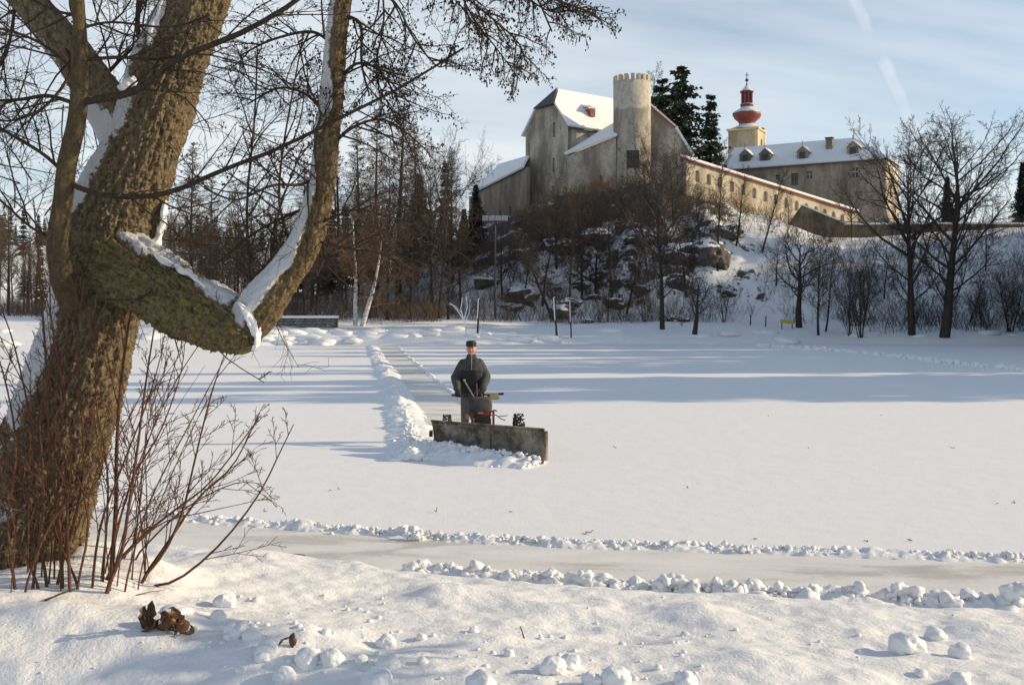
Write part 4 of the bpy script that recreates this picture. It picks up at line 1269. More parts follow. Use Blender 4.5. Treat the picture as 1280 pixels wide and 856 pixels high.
# white birch with two trunks on the shore
bx_ = (447-640)*91/F; bz = gz(bx_, 91)
wb = thing('birch_tree', (bx_, 91, bz), 'white birch with two bright trunks and a warm brown crown on the left shore', 'tree')
tk, cr = Tubes(), Tubes()
rg = random.Random(5)
spb = dict(SP['round']); spb.update(n=[9, 6, 5, 4, 3], k=[15, 9, 7, 4], rmin=.014, ratio=[.62, .55, .5, .5], start=[.22, .12, .1, .1], up=[.02, .0, -.05, -.08, -.05])
for (lx, hh, rr_) in ((-.03, 9.5, .21), (.30, 8.5, .24)):
    grow([tk, cr, cr, cr, cr], rg, Vector((0.35 if lx > 0 else -.2, 0, -.2)), Vector((lx, .05, 1)), hh, rr_, 0, spb)
link('trunk', tk.mesh('trunk'), M['birch'], wb); link('crown', cr.mesh('crown'), M['twig_brown'], wb)
# snow-laden sapling and thin posts by the ice
def tubes_obj(name, lines, mat, parent=None, sides=6):
    tb = Tubes()
    for pts, rad in lines: tb.add([Vector(p) for p in pts], rad, sides)
    return link(name, tb.mesh(name), mat, parent)
yS = 86.0
def sp_(px, py, Y=yS): return at(px, py, Y)
sb = tubes_obj('snowy_sapling', [([sp_(583, 416), sp_(579, 398), sp_(576, 386), sp_(578, 372)], [.07, .06, .04, .02]), ([sp_(580, 400), sp_(570, 386), sp_(562, 378)], [.05, .04, .015]),
                                 ([sp_(580, 400), sp_(584, 384), sp_(583, 370)], [.05, .04, .015]), ([sp_(578, 392), sp_(568, 382), sp_(560, 380)], [.04, .03, .012]), ([sp_(581, 405), sp_(586, 392), sp_(588, 374)], [.04, .03, .012])], M['snow'])
tag(sb, 'small sapling coated in white snow on the far shore left of the man', 'sapling')
def post(px, y0, y1, r, lab, dx_=0):
    a, b = at(px, y0, yS), at(px+dx_, y1, yS)
    a.z = gz(a.x, a.y)-.1
    o = thing('pole', (a.x, a.y, a.z), lab, 'pole', 'thin poles on the far shore')
    l1 = tubes_obj('shaft', [([Vector((0, 0, 0)), (b-a)*.5, b-a], [r, r*.95, r*.9])], M['bark_far'], o)
    tubes_obj('snow_coat', [([(b-a)*.45-Vector((r*.5, 0, 0)), (b-a)*.75-Vector((r*.5, 0, 0)), b-a+Vector((-r*.4, 0, .05))], [r*.75, r*.9, r*.8])], M['snow'], o)
post(597, 415, 374, .09, 'snow-plastered pole right of the snowy sapling', 2)
post(696, 415, 372, .09, 'thick snow-plastered pole before the boulders', -3)
post(714, 418, 376, .065, 'thin pole right of the thick one before the boulders', -1)
# floodlight mast
fx = (619-640)*100/F; fz = gz(fx, 100)
M['lamp_glass'] = simple('lamp_glass', (0.30, 0.33, 0.37), .25, var=.1, bump=0)
fl = thing('floodlight_mast', (fx, 100, fz), 'tall floodlight mast with a row of lamps before the castle rock', 'floodlight')
ztop = CAMH+(HOR-278)*100/F-fz
tubes_obj('mast', [([Vector((0, 0, -.2)), Vector((0, 0, ztop*.5)), Vector((0, 0, ztop+.25))], [.13, .10, .07])], M['slate'], fl, 8)
obox('crossbar', M['slate'], Vector((-1.25, -.05, ztop)), (2.5, 0, 0), (0, .1, 0), (0, 0, .1), fl)
obox('rail', M['slate'], Vector((-1.25, -.55, ztop+.02)), (2.6, 0, 0), (0, .05, 0), (0, 0, .05), fl)
for i in range(4):
    lb_ = prism('lamp', M['white_paint'], [Vector((-1.22+.62*i, -.32, ztop+.16)), Vector((-1.22+.62*i, .28, ztop+.12)), Vector((-1.22+.62*i, .28, ztop+.55)), Vector((-1.22+.62*i, -.25, ztop+.62))], (.54, 0, 0), fl)
    obox('lamp_glass', M['lamp_glass'], Vector((-1.18+.62*i, -.345, ztop+.2)), (.46, 0, 0), (0, .02, 0), (0, .03, .36), lb_)
# yellow sign
p = at(984, 411, 92); p.z = gz(p.x, p.y)
sg = thing('sign', (p.x, p.y, p.z), 'small yellow board sign on two posts beside the round-crowned tree', 'sign')
obox('board', simple('sign_yellow', (0.55, 0.42, 0.03), .6, var=.1), Vector((-.62, -.03, .55)), (1.2, 0, -.12), (0, .05, 0), (0, 0, .30), sg)
for s_ in (-.5, .42): obox('post', M['slate'], Vector((s_, .025, -.2)), (.08, 0, 0), (0, .08, 0), (0, 0, .95), sg)
# little stakes right of it
for i, (px, Y, lab) in enumerate([(938, 96, 'short dark stake on the snowy slope left of the sign'), (957, 94, 'short dark stake just left of the sign')]):
    X_ = (px-640)*Y/F
    tag(tubes_obj('stake', [([Vector((X_, Y, gz(X_, Y)-.1)), Vector((X_+.02, Y, gz(X_, Y)+.5)), Vector((X_+.03, Y, gz(X_, Y)+.95))], [.06, .055, .05])], M['bark_far']), lab, 'stake', 'stakes on the shore')
# low stone wall with snow cap on the left shore
s0, s1 = at(331, 410, 90), at(421, 411, 88)
s0.z, s1.z = gz(s0.x, s0.y)-.25, gz(s1.x, s1.y)-.25
swl = thing('stone_wall', s0, 'low dark stone wall with a flat snow cap on the left shore', 'wall')
dv = (s1-s0); dv.z = 0; Ls = dv.length; dv.normalize(); hS = CAMH+(HOR-397.5)*89/F - s0.z
obox('wall_core', M['wall_stone'], Vector((0, .08, 0)), dv*Ls, UP*(hS-.03), Vector((0, .6, 0)), swl)
rg = random.Random(9); Vs, Fs, n_ = [], [], 0
for row in range(6):
    x_ = rg.uniform(0, .2)
    while x_ < Ls-.3:
        w_ = rg.uniform(.25, .6); h_ = hS/6
        V, Fc = ICO[2]
        Vv = np.sign(V)*np.abs(V)**.55*np.array([w_*.5, .12*rg.uniform(.7, 1.3), h_*.48])
        c = dv*(x_+w_/2)+UP*(h_*(row+.5))+Vector((0, .08, 0))
        Vs.append(Vv+np.array(tuple(c))); Fs.append(Fc+n_); n_ += len(Vv); x_ += w_+.02
me = raw_mesh('stonework', np.concatenate(Vs), [np.concatenate(Fs)]); smooth_on(me)
tag(link('stonework', me, M['rock'], swl), kind='stuff')
prism('snow_cap', M['snow'], [Vector((-.1, -.15, hS)), Vector((-.1, .8, hS)), Vector((-.1, .7, hS+.2)), Vector((-.1, -.05, hS+.2))], dv*(Ls+.15), swl)
# little barn beyond it
hb_ = at(384, 386, 170); hb_.z = gz(hb_.x, hb_.y)
hut = thing('barn', hb_, 'small distant barn with slanting snowy roof above the stone wall', 'barn')
obox('wall', M['wall_wing'], Vector((-2, 0, -.5)), (4.4, 0, 0), (0, 4, 0), (0, 0, 2.3), hut)
slab('snowy_roof', M['snow'], [Vector((-2.6, -.5, 1.2)), Vector((2.6, -.5, 2.3)), Vector((2.6, 4.5, 2.3)), Vector((-2.6, 4.5, 1.2))], .25, hut)
# boulders on the castle rock
bo = [(700, 392, 30, 18, 'large dark boulder left of the thick pole'), (655, 372, 34, 20, 'big boulder with rounded back under the floodlight mast'), (716, 383, 26, 14, 'boulder behind the two poles'),
      (768, 380, 24, 16, 'pointed boulder in the snow right of the two poles'), (742, 372, 22, 8, 'flat boulder above the pointed one'), (752, 345, 22, 12, 'snow-capped boulder on the slope below the round tower'),
      (722, 358, 30, 12, 'flat ledge boulder under the leaning tree'), (808, 363, 26, 16, 'boulder beside the tall dark tree'), (846, 355, 26, 18, 'dark cliff boulder right of the tall dark tree'),
      (890, 320, 44, 34, 'cliff block above the fruit tree'), (850, 318, 50, 26, 'broad cliff block in the middle of the castle rock'), (800, 300, 44, 22, 'snowy cliff block below the round tower'),
      (700, 310, 40, 20, 'snow-covered ledge under the bare tree by the keep'), (745, 300, 40, 22, 'cliff block under the lean-to wing'), (640, 385, 26, 12, 'low boulder at the foot of the floodlight mast'),
      (612, 352, 30, 16, 'boulder below the lower castle wing'), (905, 290, 34, 20, 'upper cliff block near the ochre wall'), (655, 318, 30, 16, 'ledge under the lower castle wing'), (950, 372, 12, 8, 'small stone in the snow gully'),
      (848, 398, 22, 10, 'low stone by the fruit tree'), (910, 368, 18, 10, 'stone at the foot of the snow gully'), (735, 402, 16, 6, 'flat stone right of the thin pole')]
for i, (px, py, wpx, hpx, lab) in enumerate(bo):
    p = hit(px, py+hpx*.4, land, 84, 150)
    k = p.y/F
    V, Fc = ICO[4]
    o = i*3.71
    n_ = fbm(V[:, 0]*.9+o, V[:, 1]*.9-o, V[:, 2]*.9+o*.5, 4)
    n2_ = np.abs(fbm(V[:, 0]*2+o, V[:, 1]*2, V[:, 2]*2.6+o, 3))
    V = V*(1+.45*n_-.40*n2_)[:, None]
    V = np.sign(V)*np.abs(V)**.95
    V = V*np.array([wpx*k*.56, wpx*k*.45, hpx*k*.62])
    me = raw_mesh('boulder', V, [Fc]); smooth_on(me)
    tag(link('boulder', me, M['rock'], None, p+Vector((0, .25*wpx*k, hpx*k*.30))), lab, 'boulder', 'boulders on the castle rock')
# fallen twigs and thicket (uncountable)
def brush(name, lab, spots, hmin, hmax, mat, per=10, seed=1, lean=.55):
    rg = random.Random(seed); tb = Tubes()
    for (x, y) in spots:
        z = gz(x, y); H = rg.uniform(hmin, hmax)
        for k in range(per):
            d = (UP + rdir(rg)*lean).normalized()
            if d.z < .2: d.z = .4
            h = H*rg.uniform(.5, 1.1)
            p = Vector((x+rg.gauss(0, .35), y+rg.gauss(0, .35), z-.05))
            e1_ = p+d*h*.5; e2_ = e1_+(d+rdir(rg)*.35).normalized()*h*.5
            tb.add([p, e1_, e2_], [.016, .012, .006], 3)
            for q_ in range(3):
                f = p.lerp(e2_, rg.uniform(.35, .95)); dd2 = (d+rdir(rg)*.8).normalized()
                tb.add([f, f+dd2*h*.28], [.009, .005], 3)
    return tag(link(name, tb.mesh(name), mat), lab, 'brush', None, 'stuff')
rg = random.Random(77)
spots = []
while len(spots) < 1150:
    x, y = rg.uniform(-12, 42), rg.uniform(97, 124)
    dens = math.exp(-((x-9)/17)**2)*.9 + .15
    if 19 < x < 26 and y < 112: dens *= .2
    if rg.random() < dens: spots.append((x, y))
brush('hill_brush', 'brown leafless brush covering the castle rock', spots, .8, 2.4, M['twig_rust'], 8, 3)
spots = [(rg.uniform(-34, -6), rg.uniform(95, 118)) for k in range(520)]
spots += [(rg.uniform(-68, -30), rg.uniform(97, 125)) for k in range(520)]
brush('grove_brush', 'leafless undergrowth below the grove left of the castle', spots, 1.0, 3.0, M['twig_rust'], 8, 4)
spots = [(rg.uniform(30, 66), 87+abs(rg.gauss(0, 15))) for k in range(620)]
brush('shore_brush', 'tangled grey undergrowth on the slope behind the right shore', spots, .9, 3.4, M['twig_far'], 7, 5)
# far woods: one mass each
def wood(name, lab, kinds, spots, seed):
    rg = random.Random(seed)
    arr = {}
    for k in kinds:
        parts = []
        for me in T[k]:
            V = np.empty(len(me.vertices)*3, np.float32); me.vertices.foreach_get('co', V)
            L = np.empty(len(me.loops), np.int32); me.loops.foreach_get('vertex_index', L)
            parts.append((V.reshape(-1, 3), L.reshape(-1, 4)))
        arr[k] = parts
    out = {0: [[], [], 0], 1: [[], [], 0]}
    for (x, y, h) in spots:
        k = rg.choice(kinds); a = rg.random()*6.28; s = h/10
        for pi, (V, Fq) in enumerate(arr[k]):
            c, sn = math.cos(a), math.sin(a)
            W_ = np.stack([V[:, 0]*c-V[:, 1]*sn, V[:, 0]*sn+V[:, 1]*c, V[:, 2]], -1)*s + np.array([x, y, gz(x, y)])
            out[pi][0].append(W_); out[pi][1].append(Fq+out[pi][2]); out[pi][2] += len(V)
    r = thing(name, (0, 0, 0), lab, 'wood'); r['kind'] = 'stuff'
    for pi, nm_ in ((0, 'trunks'), (1, 'crowns')):
        me = raw_mesh(nm_, np.concatenate(out[pi][0]), [np.concatenate(out[pi][1])])
        o = link(nm_, me, T[kinds[0]][pi].materials[0], r); o['kind'] = 'stuff'
    return r
T['lowspruce'] = conifer_meshes(91, W=2.1, whorls=30, mat='needle_dark')
T['lowspruce2'] = conifer_meshes(95, W=1.8, whorls=28, mat='needle_dark', ragged=.4)
SP['thin'] = dict(SP['slim']); SP['thin'].update(n=[7, 4, 3], k=[30, 12], ratio=[.24, .6], rmin=.014, start=[.2, .1])
T['thin1'] = tree_meshes('thin', 101, r0=.12, mats=('bark_far', 'twig_rust')); T['thin2'] = tree_meshes('thin', 104, r0=.11, mats=('bark_far', 'twig_rust'))
rg = random.Random(33)
wood('left_wood', 'dark bare wood beyond the left shore of the lake', ['thin1', 'thin2'], [(rg.uniform(-75, -16), rg.uniform(100, 165), rg.uniform(7, 14)) for k in range(210)], 1)
wood('spruce_wood', 'dark spruce wood behind the left shore', ['lowspruce', 'lowspruce2'], [(rg.uniform(-95, -38), rg.uniform(118, 190), rg.uniform(6, 10)) for k in range(7)] + [(rg.uniform(-30, -8), rg.uniform(124, 150), rg.uniform(7, 11)) for k in range(16)], 2)
wood('distant_wood', 'distant wood on the hills to the left', ['lowspruce', 'lowspruce2'], [(rg.uniform(-330, 10), rg.uniform(330, 620), rg.uniform(11, 18)) for k in range(150)], 3)
# the wood on the right-hand shore, just out of the picture, whose long shadows stripe the ice
sp2 = []
while len(sp2) < 112:
    y = rg.uniform(31, 114); x = rg.uniform(38, 86)
    if x < .52*y+4: continue
    if all((x-a)**2+(y-b)**2 > 7 for a, b, c in sp2): sp2.append((x, y, rg.uniform(15, 24)))
wood('right_shore_spruces', 'spruce wood on the right shore', ['lowspruce', 'lowspruce2'], sp2, 4)
sp3 = [(rg.uniform(44, 80), rg.uniform(38, 100), rg.uniform(13, 20)) for k in range(60)]
pt = thing('pine_tree', (6.3, 5.05, float(bank(6.3, 5.05))), 'unseen young pine on the near bank, placed to shade the lower left', 'tree', 'evergreens on the near bank')
pt.scale = (.60, .60, .92)  # unseen tree, placed and scaled so its shadow falls at the lower left
for nm_, me_ in zip(('trunk', 'crown'), T['pine1']): link(nm_, me_, None, pt)
wood('right_shore_wood', 'bare wood on the right shore', ['thin1', 'thin2'], [s_ for s_ in sp3 if s_[0] > .52*s_[1]+4], 5)
# ------------------------------------------------------------------ the old alder in the foreground
def rr0(r, nv): return r[..., None]*nv
def sweep(name, cps, n, sides, mat, parent, amp=.07, ridge_=.05, seed=0.0, cap=True, fs=1.0, sdir=(-.86, -.42, .15), sthr=.74):
    """cps: (px, py, Y, radius_px, squash) control points -> knobbly limb with furrowed bark"""
    P = catmull([at(c[0], c[1], c[2]) for c in cps], n)
    rad = catmull([(c[3]*.95*c[2]/F, c[4] if len(c) > 4 else 1.0, 0) for c in cps], n)
    T_ = np.gradient(P, axis=0); T_ /= np.linalg.norm(T_, axis=1, keepdims=True)
    N = np.cross(T_, np.array([0, 1.0, 0.03])); N /= np.linalg.norm(N, axis=1, keepdims=True)
    B = np.cross(T_, N)
    a = np.arange(sides)/sides*2*np.pi
    s = np.concatenate([[0], np.cumsum(np.linalg.norm(np.diff(P, axis=0), axis=1))])
    ca, sa = np.cos(a)[None, :], np.sin(a)[None, :]
    ss = s[:, None]+a[None, :]*0
    r = rad[:, 0:1]
    lump = fbm(ca*1.6*fs+seed+0*ss, sa*1.6*fs+0*ss, ss*1.7+seed, 4)
    fur = 1-2*np.abs(fbm(ca*r*34+seed+0*ss, sa*r*34+0*ss, ss*7+seed, 3))
    fine = fbm(ca*r*120+0*ss, sa*r*120+seed+0*ss, ss*55, 3)
    mid_ = fbm(ca*r*48+0*ss+seed, sa*r*48+0*ss, ss*9, 4)
    nv = ca[..., None]*N[:, None, :]+sa[..., None]*B[:, None, :]
    PP = P[:, None, :]+rr0(r, nv)
    low = fbm(PP[..., 0]*3.0+seed, PP[..., 1]*3.0, PP[..., 2]*2.0, 3)
    plast = nv[..., 0]*sdir[0]+nv[..., 1]*sdir[1]+nv[..., 2]*sdir[2] + .55*low - sthr + .5
    rr = r*(1+amp*lump) + ridge_*(.38*fur+.75*mid_+.75*fine)*np.minimum(r, .3)
    sm_ = smooth(.44, .56, plast)
    rr = rr*(1-.0*sm_) + sm_*(.016+.5*(r*(1+amp*lump)-rr))
    V = P[:, None, :] + rr[..., None]*(ca[..., None]*N[:, None, :] + (sa*rad[:, 1:2])[..., None]*B[:, None, :])
    V = V.reshape(-1, 3)
    Fq = np.array([[k*sides+i, k*sides+(i+1) % sides, (k+1)*sides+(i+1) % sides, (k+1)*sides+i] for k in range(n-1) for i in range(sides)])
    fl = [Fq]
    if cap:
        V = np.concatenate([V, P[-1:]+T_[-1:]*rad[-1, 0]*.35]); e = len(V)-1
        fl.append(np.array([[(n-1)*sides+i, (n-1)*sides+(i+1) % sides, e] for i in range(sides)]))
    me = raw_mesh(name, V, fl); smooth_on(me)
    at_ = me.attributes.new('plaster', 'FLOAT', 'POINT'); pv = np.zeros(len(V), np.float32); pv[:plast.size] = plast.ravel(); at_.data.foreach_set('value', pv)
    o = link(name, me, mat, parent)
    return o, P, rad[:, 0]
TY = 6.7
tb_ = hit(62, 735, bank, 3, 11)
old = thing('old_alder', (0, 0, 0), 'old mossy alder leaning over the near bank at the left, partly plastered with snow', 'tree')
trunk, TP, TR = sweep('trunk', [(8, 800, TY, 84), (25, 725, TY, 75), (42, 650, TY, 68), (65, 570, TY, 64), (90, 490, TY, 60), (116, 400, TY, 54), (136, 300, TY, 55), (152, 245, TY, 52), (175, 195, TY, 46),
                       (194, 140, TY, 45), (213, 80, TY, 43), (245, 5, TY, 40), (262, -80, TY, 40), (295, -220, TY+.1, 34), (330, -420, TY+.2, 26), (350, -640, TY+.3, 16), (365, -860, TY+.4, 7)], 700, 240, M['bark_old'], old, ridge_=.085, seed=2.0)
leftl, LP, LR = sweep('left_limb', [(168, 190, TY, 34), (148, 150, TY, 31), (118, 108, TY-.05, 27), (85, 60, TY-.1, 24), (38, 5, TY-.1, 21), (-15, -50, TY-.1, 18), (-90, -150, TY-.1, 14), (-190, -330, TY, 9), (-260, -520, TY, 4)], 200, 96, M['bark_old'], old, seed=5.0)
limb, BP, BRr = sweep('burl_limb', [(150, 335, TY-.10, 44), (195, 358, TY-.36, 43), (235, 383, TY-.50, 42), (272, 402, TY-.56, 40), (300, 418, TY-.58, 31), (316, 424, TY-.58, 21), (324, 427, TY-.58, 9)], 170, 180, M['bark_limb'], old, amp=.18, ridge_=.11, sdir=(.15, .1, 1), sthr=.93, seed=9.0)
stem, SPp, SR = sweep('upright_stem', [(298, 420, TY-.57, 22), (318, 396, TY-.58, 26), (334, 372, TY-.58, 25), (358, 342, TY-.58, 20.5), (380, 308, TY-.58, 18.5), (396, 262, TY-.58, 17), (405, 215, TY-.58, 15.5), (411, 165, TY-.58, 14.5), (416, 110, TY-.58, 13.5),
                       (421, 55, TY-.58, 12.5), (428, 0, TY-.58, 12), (438, -80, TY-.58, 11), (452, -200, TY-.58, 9), (470, -350, TY-.58, 6), (485, -520, TY-.58, 3)], 480, 96, M['bark_stem'], old, amp=.14, ridge_=.10, seed=13.0)
# side stem growing from the trunk's left flank
side, QP, QR = sweep('side_stem', [(92, 385, TY-.35, 13), (80, 352, TY-.42, 13), (73, 305, TY-.5, 11.5), (80, 255, TY-.5, 11), (86, 205, TY-.5, 10.5), (97, 155, TY-.5, 10), (101, 115, TY-.5, 9.5), (101, 60, TY-.5, 9), (97, 0, TY-.5, 8.5), (92, -70, TY-.5, 7.5), (80, -180, TY-.5, 5.5), (70, -320, TY-.5, 3)], 130, 20, M['bark_side'], old, amp=.08, ridge_=.02, seed=3.3)

# snow lying on the limb and stuck to the bark
def snow_roll(cps, n=60, sides=14, seed=0, nm='snow_roll'):
    P = catmull([at(c[0], c[1], c[2]) for c in cps], n)
    wd = catmull([(c[3]*.55*c[2]/F, c[4]*.7*c[2]/F, 0) for c in cps], n)
    T_ = np.gradient(P, axis=0); T_ /= np.linalg.norm(T_, axis=1, keepdims=True)
    N = np.cross(T_, np.array([0, 1.0, 0.02])); N /= np.linalg.norm(N, axis=1, keepdims=True)
    B = np.cross(T_, N)
    a = np.arange(sides)/sides*2*np.pi
    s = np.linspace(0, n*.04, n)[:, None]
    nz = 1+.75*fbm(np.cos(a)[None]*1.2+seed+0*s, np.sin(a)[None]*1.2+0*s, s*3.5+seed, 3)
    tp = np.minimum(1, np.minimum(np.arange(n), np.arange(n)[::-1])/(n*.10)+.05)[:, None]
    V = P[:, None]+(nz*tp*np.cos(a)[None]*wd[:, 0:1])[..., None]*N[:, None]+(nz*tp*np.sin(a)[None]*wd[:, 1:2])[..., None]*B[:, None]
    Fq = np.array([[k*sides+i, k*sides+(i+1) % sides, (k+1)*sides+(i+1) % sides, (k+1)*sides+i] for k in range(n-1) for i in range(sides)])
    me = raw_mesh(nm, V.reshape(-1, 3), [Fq]); smooth_on(me)
    return link(nm, me, M['snow'], old)
f1 = TY-.50
DY = -.43
snow_roll([(192, 318, f1, 6, 14), (215, 331, f1, 6.5, 20), (240, 343, f1, 6, 22), (262, 358, f1, 6.5, 22), (285, 372, f1, 6, 20), (297, 377, f1, 5, 14)], seed=1)
snow_roll([(296, 376, TY-.26+DY, 5, 8), (306, 388, TY-.30+DY, 6, 8), (314, 402, TY-.31+DY, 7, 8), (320, 416, TY-.29+DY, 6.5, 8), (321, 430, TY-.24+DY, 5, 8), (314, 438, TY-.24+DY, 4, 6)], seed=2)
snow_roll([(322, 425, TY-.22+DY, 3, 7), (326, 408, TY-.22+DY, 3.5, 7), (328, 396, TY-.2+DY, 2.5, 6)], n=30, seed=3)
snow_roll([(208, 250, TY-.02, 3, 10), (204, 275, TY-.04, 5, 12), (198, 300, TY-.05, 7, 14), (190, 325, TY-.08, 8, 12), (183, 350, TY-.28, 6, 9), (179, 372, TY-.32, 4, 7)], seed=4)
snow_roll([(327, 360, TY-.2+DY, 7, 12), (338, 350, TY-.2+DY, 9, 12), (347, 340, TY-.2+DY, 6, 10)], n=30, seed=5)
snow_roll([(148, 112, TY-.33, 7, 9), (158, 105, TY-.33, 9, 10), (170, 98, TY-.33, 7, 9)], n=30, seed=6)
snow_roll([(186, 58, TY-.20, 6, 7), (192, 40, TY-.20, 8, 8), (200, 18, TY-.20, 7, 8), (205, -5, TY-.2, 6, 7)], n=40, seed=8)

# branches and twigs
rg = random.Random(4)
br, tw = Tubes(), Tubes()
spn = dict(n=[9, 6, 5, 4], k=[9, 7, 5], ang=[48, 46, 48], ratio=[.55, .5, .5], start=[.12, .1, .1], wig=[.10, .20, .26, .3], up=[.0, -.02, -.03, -.03], tap=[.25, .3, .4, .5],
           sides=[6, 5, 4, 3], rl=.0085, rmin=.0017, shape=lambda t: 1.0-.35*t)
tips = []
def limb_px(lst, r0_, r1_, k=9, L=.75, sub=True, n=16, dy=0.0):
    lst = [(a, b, c+dy) for a, b, c in lst]
    P = pxpath(lst, n); P = [Vector(p) for p in P]
    br.add(P, list(np.linspace(r0_, r1_, n)), 6)
    if not sub: return
    for c in range(k):
        t = .12+.86*(c+rg.random())/k; f = t*(n-1); i = min(int(f), n-2)
        q = P[i].lerp(P[i+1], f-i); td = (P[i+1]-P[i]).normalized()
        pr = td.orthogonal().normalized(); pr.rotate(Matrix.Rotation(rg.uniform(0, 6.28), 3, td))
        an = R(rg.uniform(30, 62)); nd = td*math.cos(an)+pr*math.sin(an)
        nd.y *= .6
        grow([tw, tw, tw, tw], rg, q, nd.normalized(), L*rg.uniform(.5, 1.2)*(1.1-.4*t), max(.0032, .0075*(1-.4*t)), 1, spn)
S5 = TY-.5
limb_px([(99, 128, S5), (160, 117, S5-.05), (190, 100, S5-.1), (225, 72, S5-.15), (300, 42, S5-.2), (372, 0, S5-.2), (440, -60, S5-.2)], .024, .012, 10)
limb_px([(84, 226, S5), (118, 242, S5-.05), (180, 246, S5-.1), (225, 236, S5-.12), (280, 212, S5-.15), (350, 185, S5-.2), (430, 145, S5-.2), (500, 110, S5-.2), (580, 60, S5-.2)], .020, .006, 11)
limb_px([(94, 130, S5), (60, 120, S5), (20, 125, S5), (-60, 128, S5)], .014, .008, 6)
limb_px([(76, 212, S5), (50, 190, S5), (0, 160, S5), (-60, 120, S5)], .014, .008, 6)
limb_px([(100, 36, S5), (140, 28, S5), (210, 34, S5), (260, 20, S5)], .009, .004, 6, .5)
limb_px([(100, 75, S5), (150, 72, S5), (200, 74, S5), (260, 60, S5-.1)], .012, .006, 7, .5)
limb_px([(98, 20, S5), (60, 10, S5), (0, -25, S5)], .010, .006, 5)
limb_px([(72, 300, S5), (40, 285, S5), (0, 250, S5), (-40, 215, S5)], .010, .006, 5)
limb_px([(101, 100, S5), (60, 60, S5), (10, 38, S5), (-30, 36, S5)], .011, .006, 6)
limb_px([(180, 78, TY-.1), (172, 20, TY-.1), (190, -40, TY-.1)], .02, .012, 8)
limb_px([(120, 108, TY-.1), (150, 75, TY), (185, 40, TY), (200, 0, TY)], .013, .008, 7)
limb_px([(60, 30, TY-.1), (90, 80, TY-.25), (60, 130, TY-.3), (20, 150, TY-.3), (-10, 150, TY-.3)], .012, .005, 8)
limb_px([(20, 0, TY-.1), (10, 60, TY-.15), (-10, 100, TY-.2)], .012, .005, 7)
# from the upright stem: bushy with twigs, drooping
for (lst, r0_, k, L) in [
        ([(405, 210, TY-.1), (380, 230, TY-.2), (340, 232, TY-.3), (295, 250, TY-.35), (255, 235, TY-.4)], .012, 9, .5), ([(398, 255, TY-.1), (370, 265, TY), (320, 290, TY), (270, 330, TY)], .012, 9, .5),
        ([(390, 285, TY-.1), (420, 270, TY-.2), (455, 262, TY-.3), (500, 275, TY-.3)], .010, 8, .45), ([(386, 298, TY-.1), (430, 310, TY-.2), (470, 315, TY-.2), (505, 330, TY-.2)], .009, 9, .4),
        ([(408, 190, TY-.1), (440, 160, TY-.15), (480, 150, TY-.2), (520, 175, TY-.2)], .011, 9, .5), ([(412, 150, TY-.1), (385, 120, TY), (350, 110, TY), (310, 130, TY)], .012, 9, .5),
        ([(415, 110, TY-.1), (445, 80, TY-.15), (475, 90, TY-.2), (500, 130, TY-.2)], .011, 9, .5), ([(420, 60, TY-.1), (390, 40, TY), (340, 50, TY), (300, 70, TY)], .012, 9, .5),
        ([(425, 20, TY-.1), (450, 30, TY-.2), (452, 80, TY-.2), (462, 120, TY-.2)], .013, 9, .45), ([(395, 265, TY-.1), (398, 225, TY-.3), (394, 180, TY-.35), (402, 140, TY-.35)], .016, 6, .35),
        ([(372, 325, TY-.1), (350, 260, TY+.05), (352, 200, TY+.05), (365, 120, TY+.1), (380, 40, TY+.1)], .010, 10, .45), ([(316, 388, TY-.12), (311, 330, TY-.1), (309, 250, TY-.1), (318, 150, TY-.05), (322, 60, TY)], .011, 14, .42),
        ([(332, 372, TY-.12), (340, 320, TY-.05), (350, 260, TY-.02), (380, 180, TY)], .010, 10, .42), ([(188, 352, TY-.3), (225, 372, TY-.5), (255, 395, TY-.55), (275, 440, TY-.55), (330, 478, TY-.55)], .007, 5, .2),
        ([(125, 375, TY-.55), (180, 376, TY-.62), (215, 398, TY-.65), (250, 402, TY-.65)], .008, 6, .2), ([(205, 300, TY), (250, 305, TY-.1), (300, 325, TY-.1), (340, 350, TY-.3)], .007, 7, .3)]:
    limb_px(lst, r0_, r0_*.4, k, L, dy=-.46 if lst[0][0] > 300 else 0.0)
# the drooping canopy at the top, right of the stem
for (lst, r0_, k, L) in [
        ([(440, -90, TY-.1), (500, -75, TY-.2), (570, -55, TY-.3), (640, -20, TY-.35), (700, 2, TY-.4), (745, 18, TY-.4)], .014, 20, .34),
        ([(446, -150, TY-.1), (520, -110, TY), (600, -70, TY), (660, -20, TY+.05), (690, 40, TY+.05)], .014, 20, .34),
        ([(430, -20, TY-.1), (490, 0, TY-.2), (515, 45, TY-.25), (545, 82, TY-.25), (560, 80, TY-.25)], .009, 12, .30),
        ([(520, -60, TY-.2), (560, -20, TY-.25), (605, 15, TY-.25), (645, 50, TY-.25), (655, 70, TY-.25)], .009, 18, .28),
        ([(600, -55, TY-.3), (650, -10, TY-.3), (690, 15, TY-.35), (735, 8, TY-.35)], .008, 16, .25),
        ([(560, -40, TY-.2), (590, 20, TY-.15), (620, 60, TY-.15), (650, 100, TY-.15)], .007, 16, .24),
        ([(470, -70, TY-.1), (480, 20, TY-.1), (470, 90, TY-.1), (490, 140, TY-.1)], .008, 14, .3),
        ([(440, -60, TY), (500, -60, TY+.2), (560, -10, TY+.3), (600, 40, TY+.3)], .009, 16, .3)]:
    limb_px(lst, r0_, r0_*.35, k, L, dy=-.46)
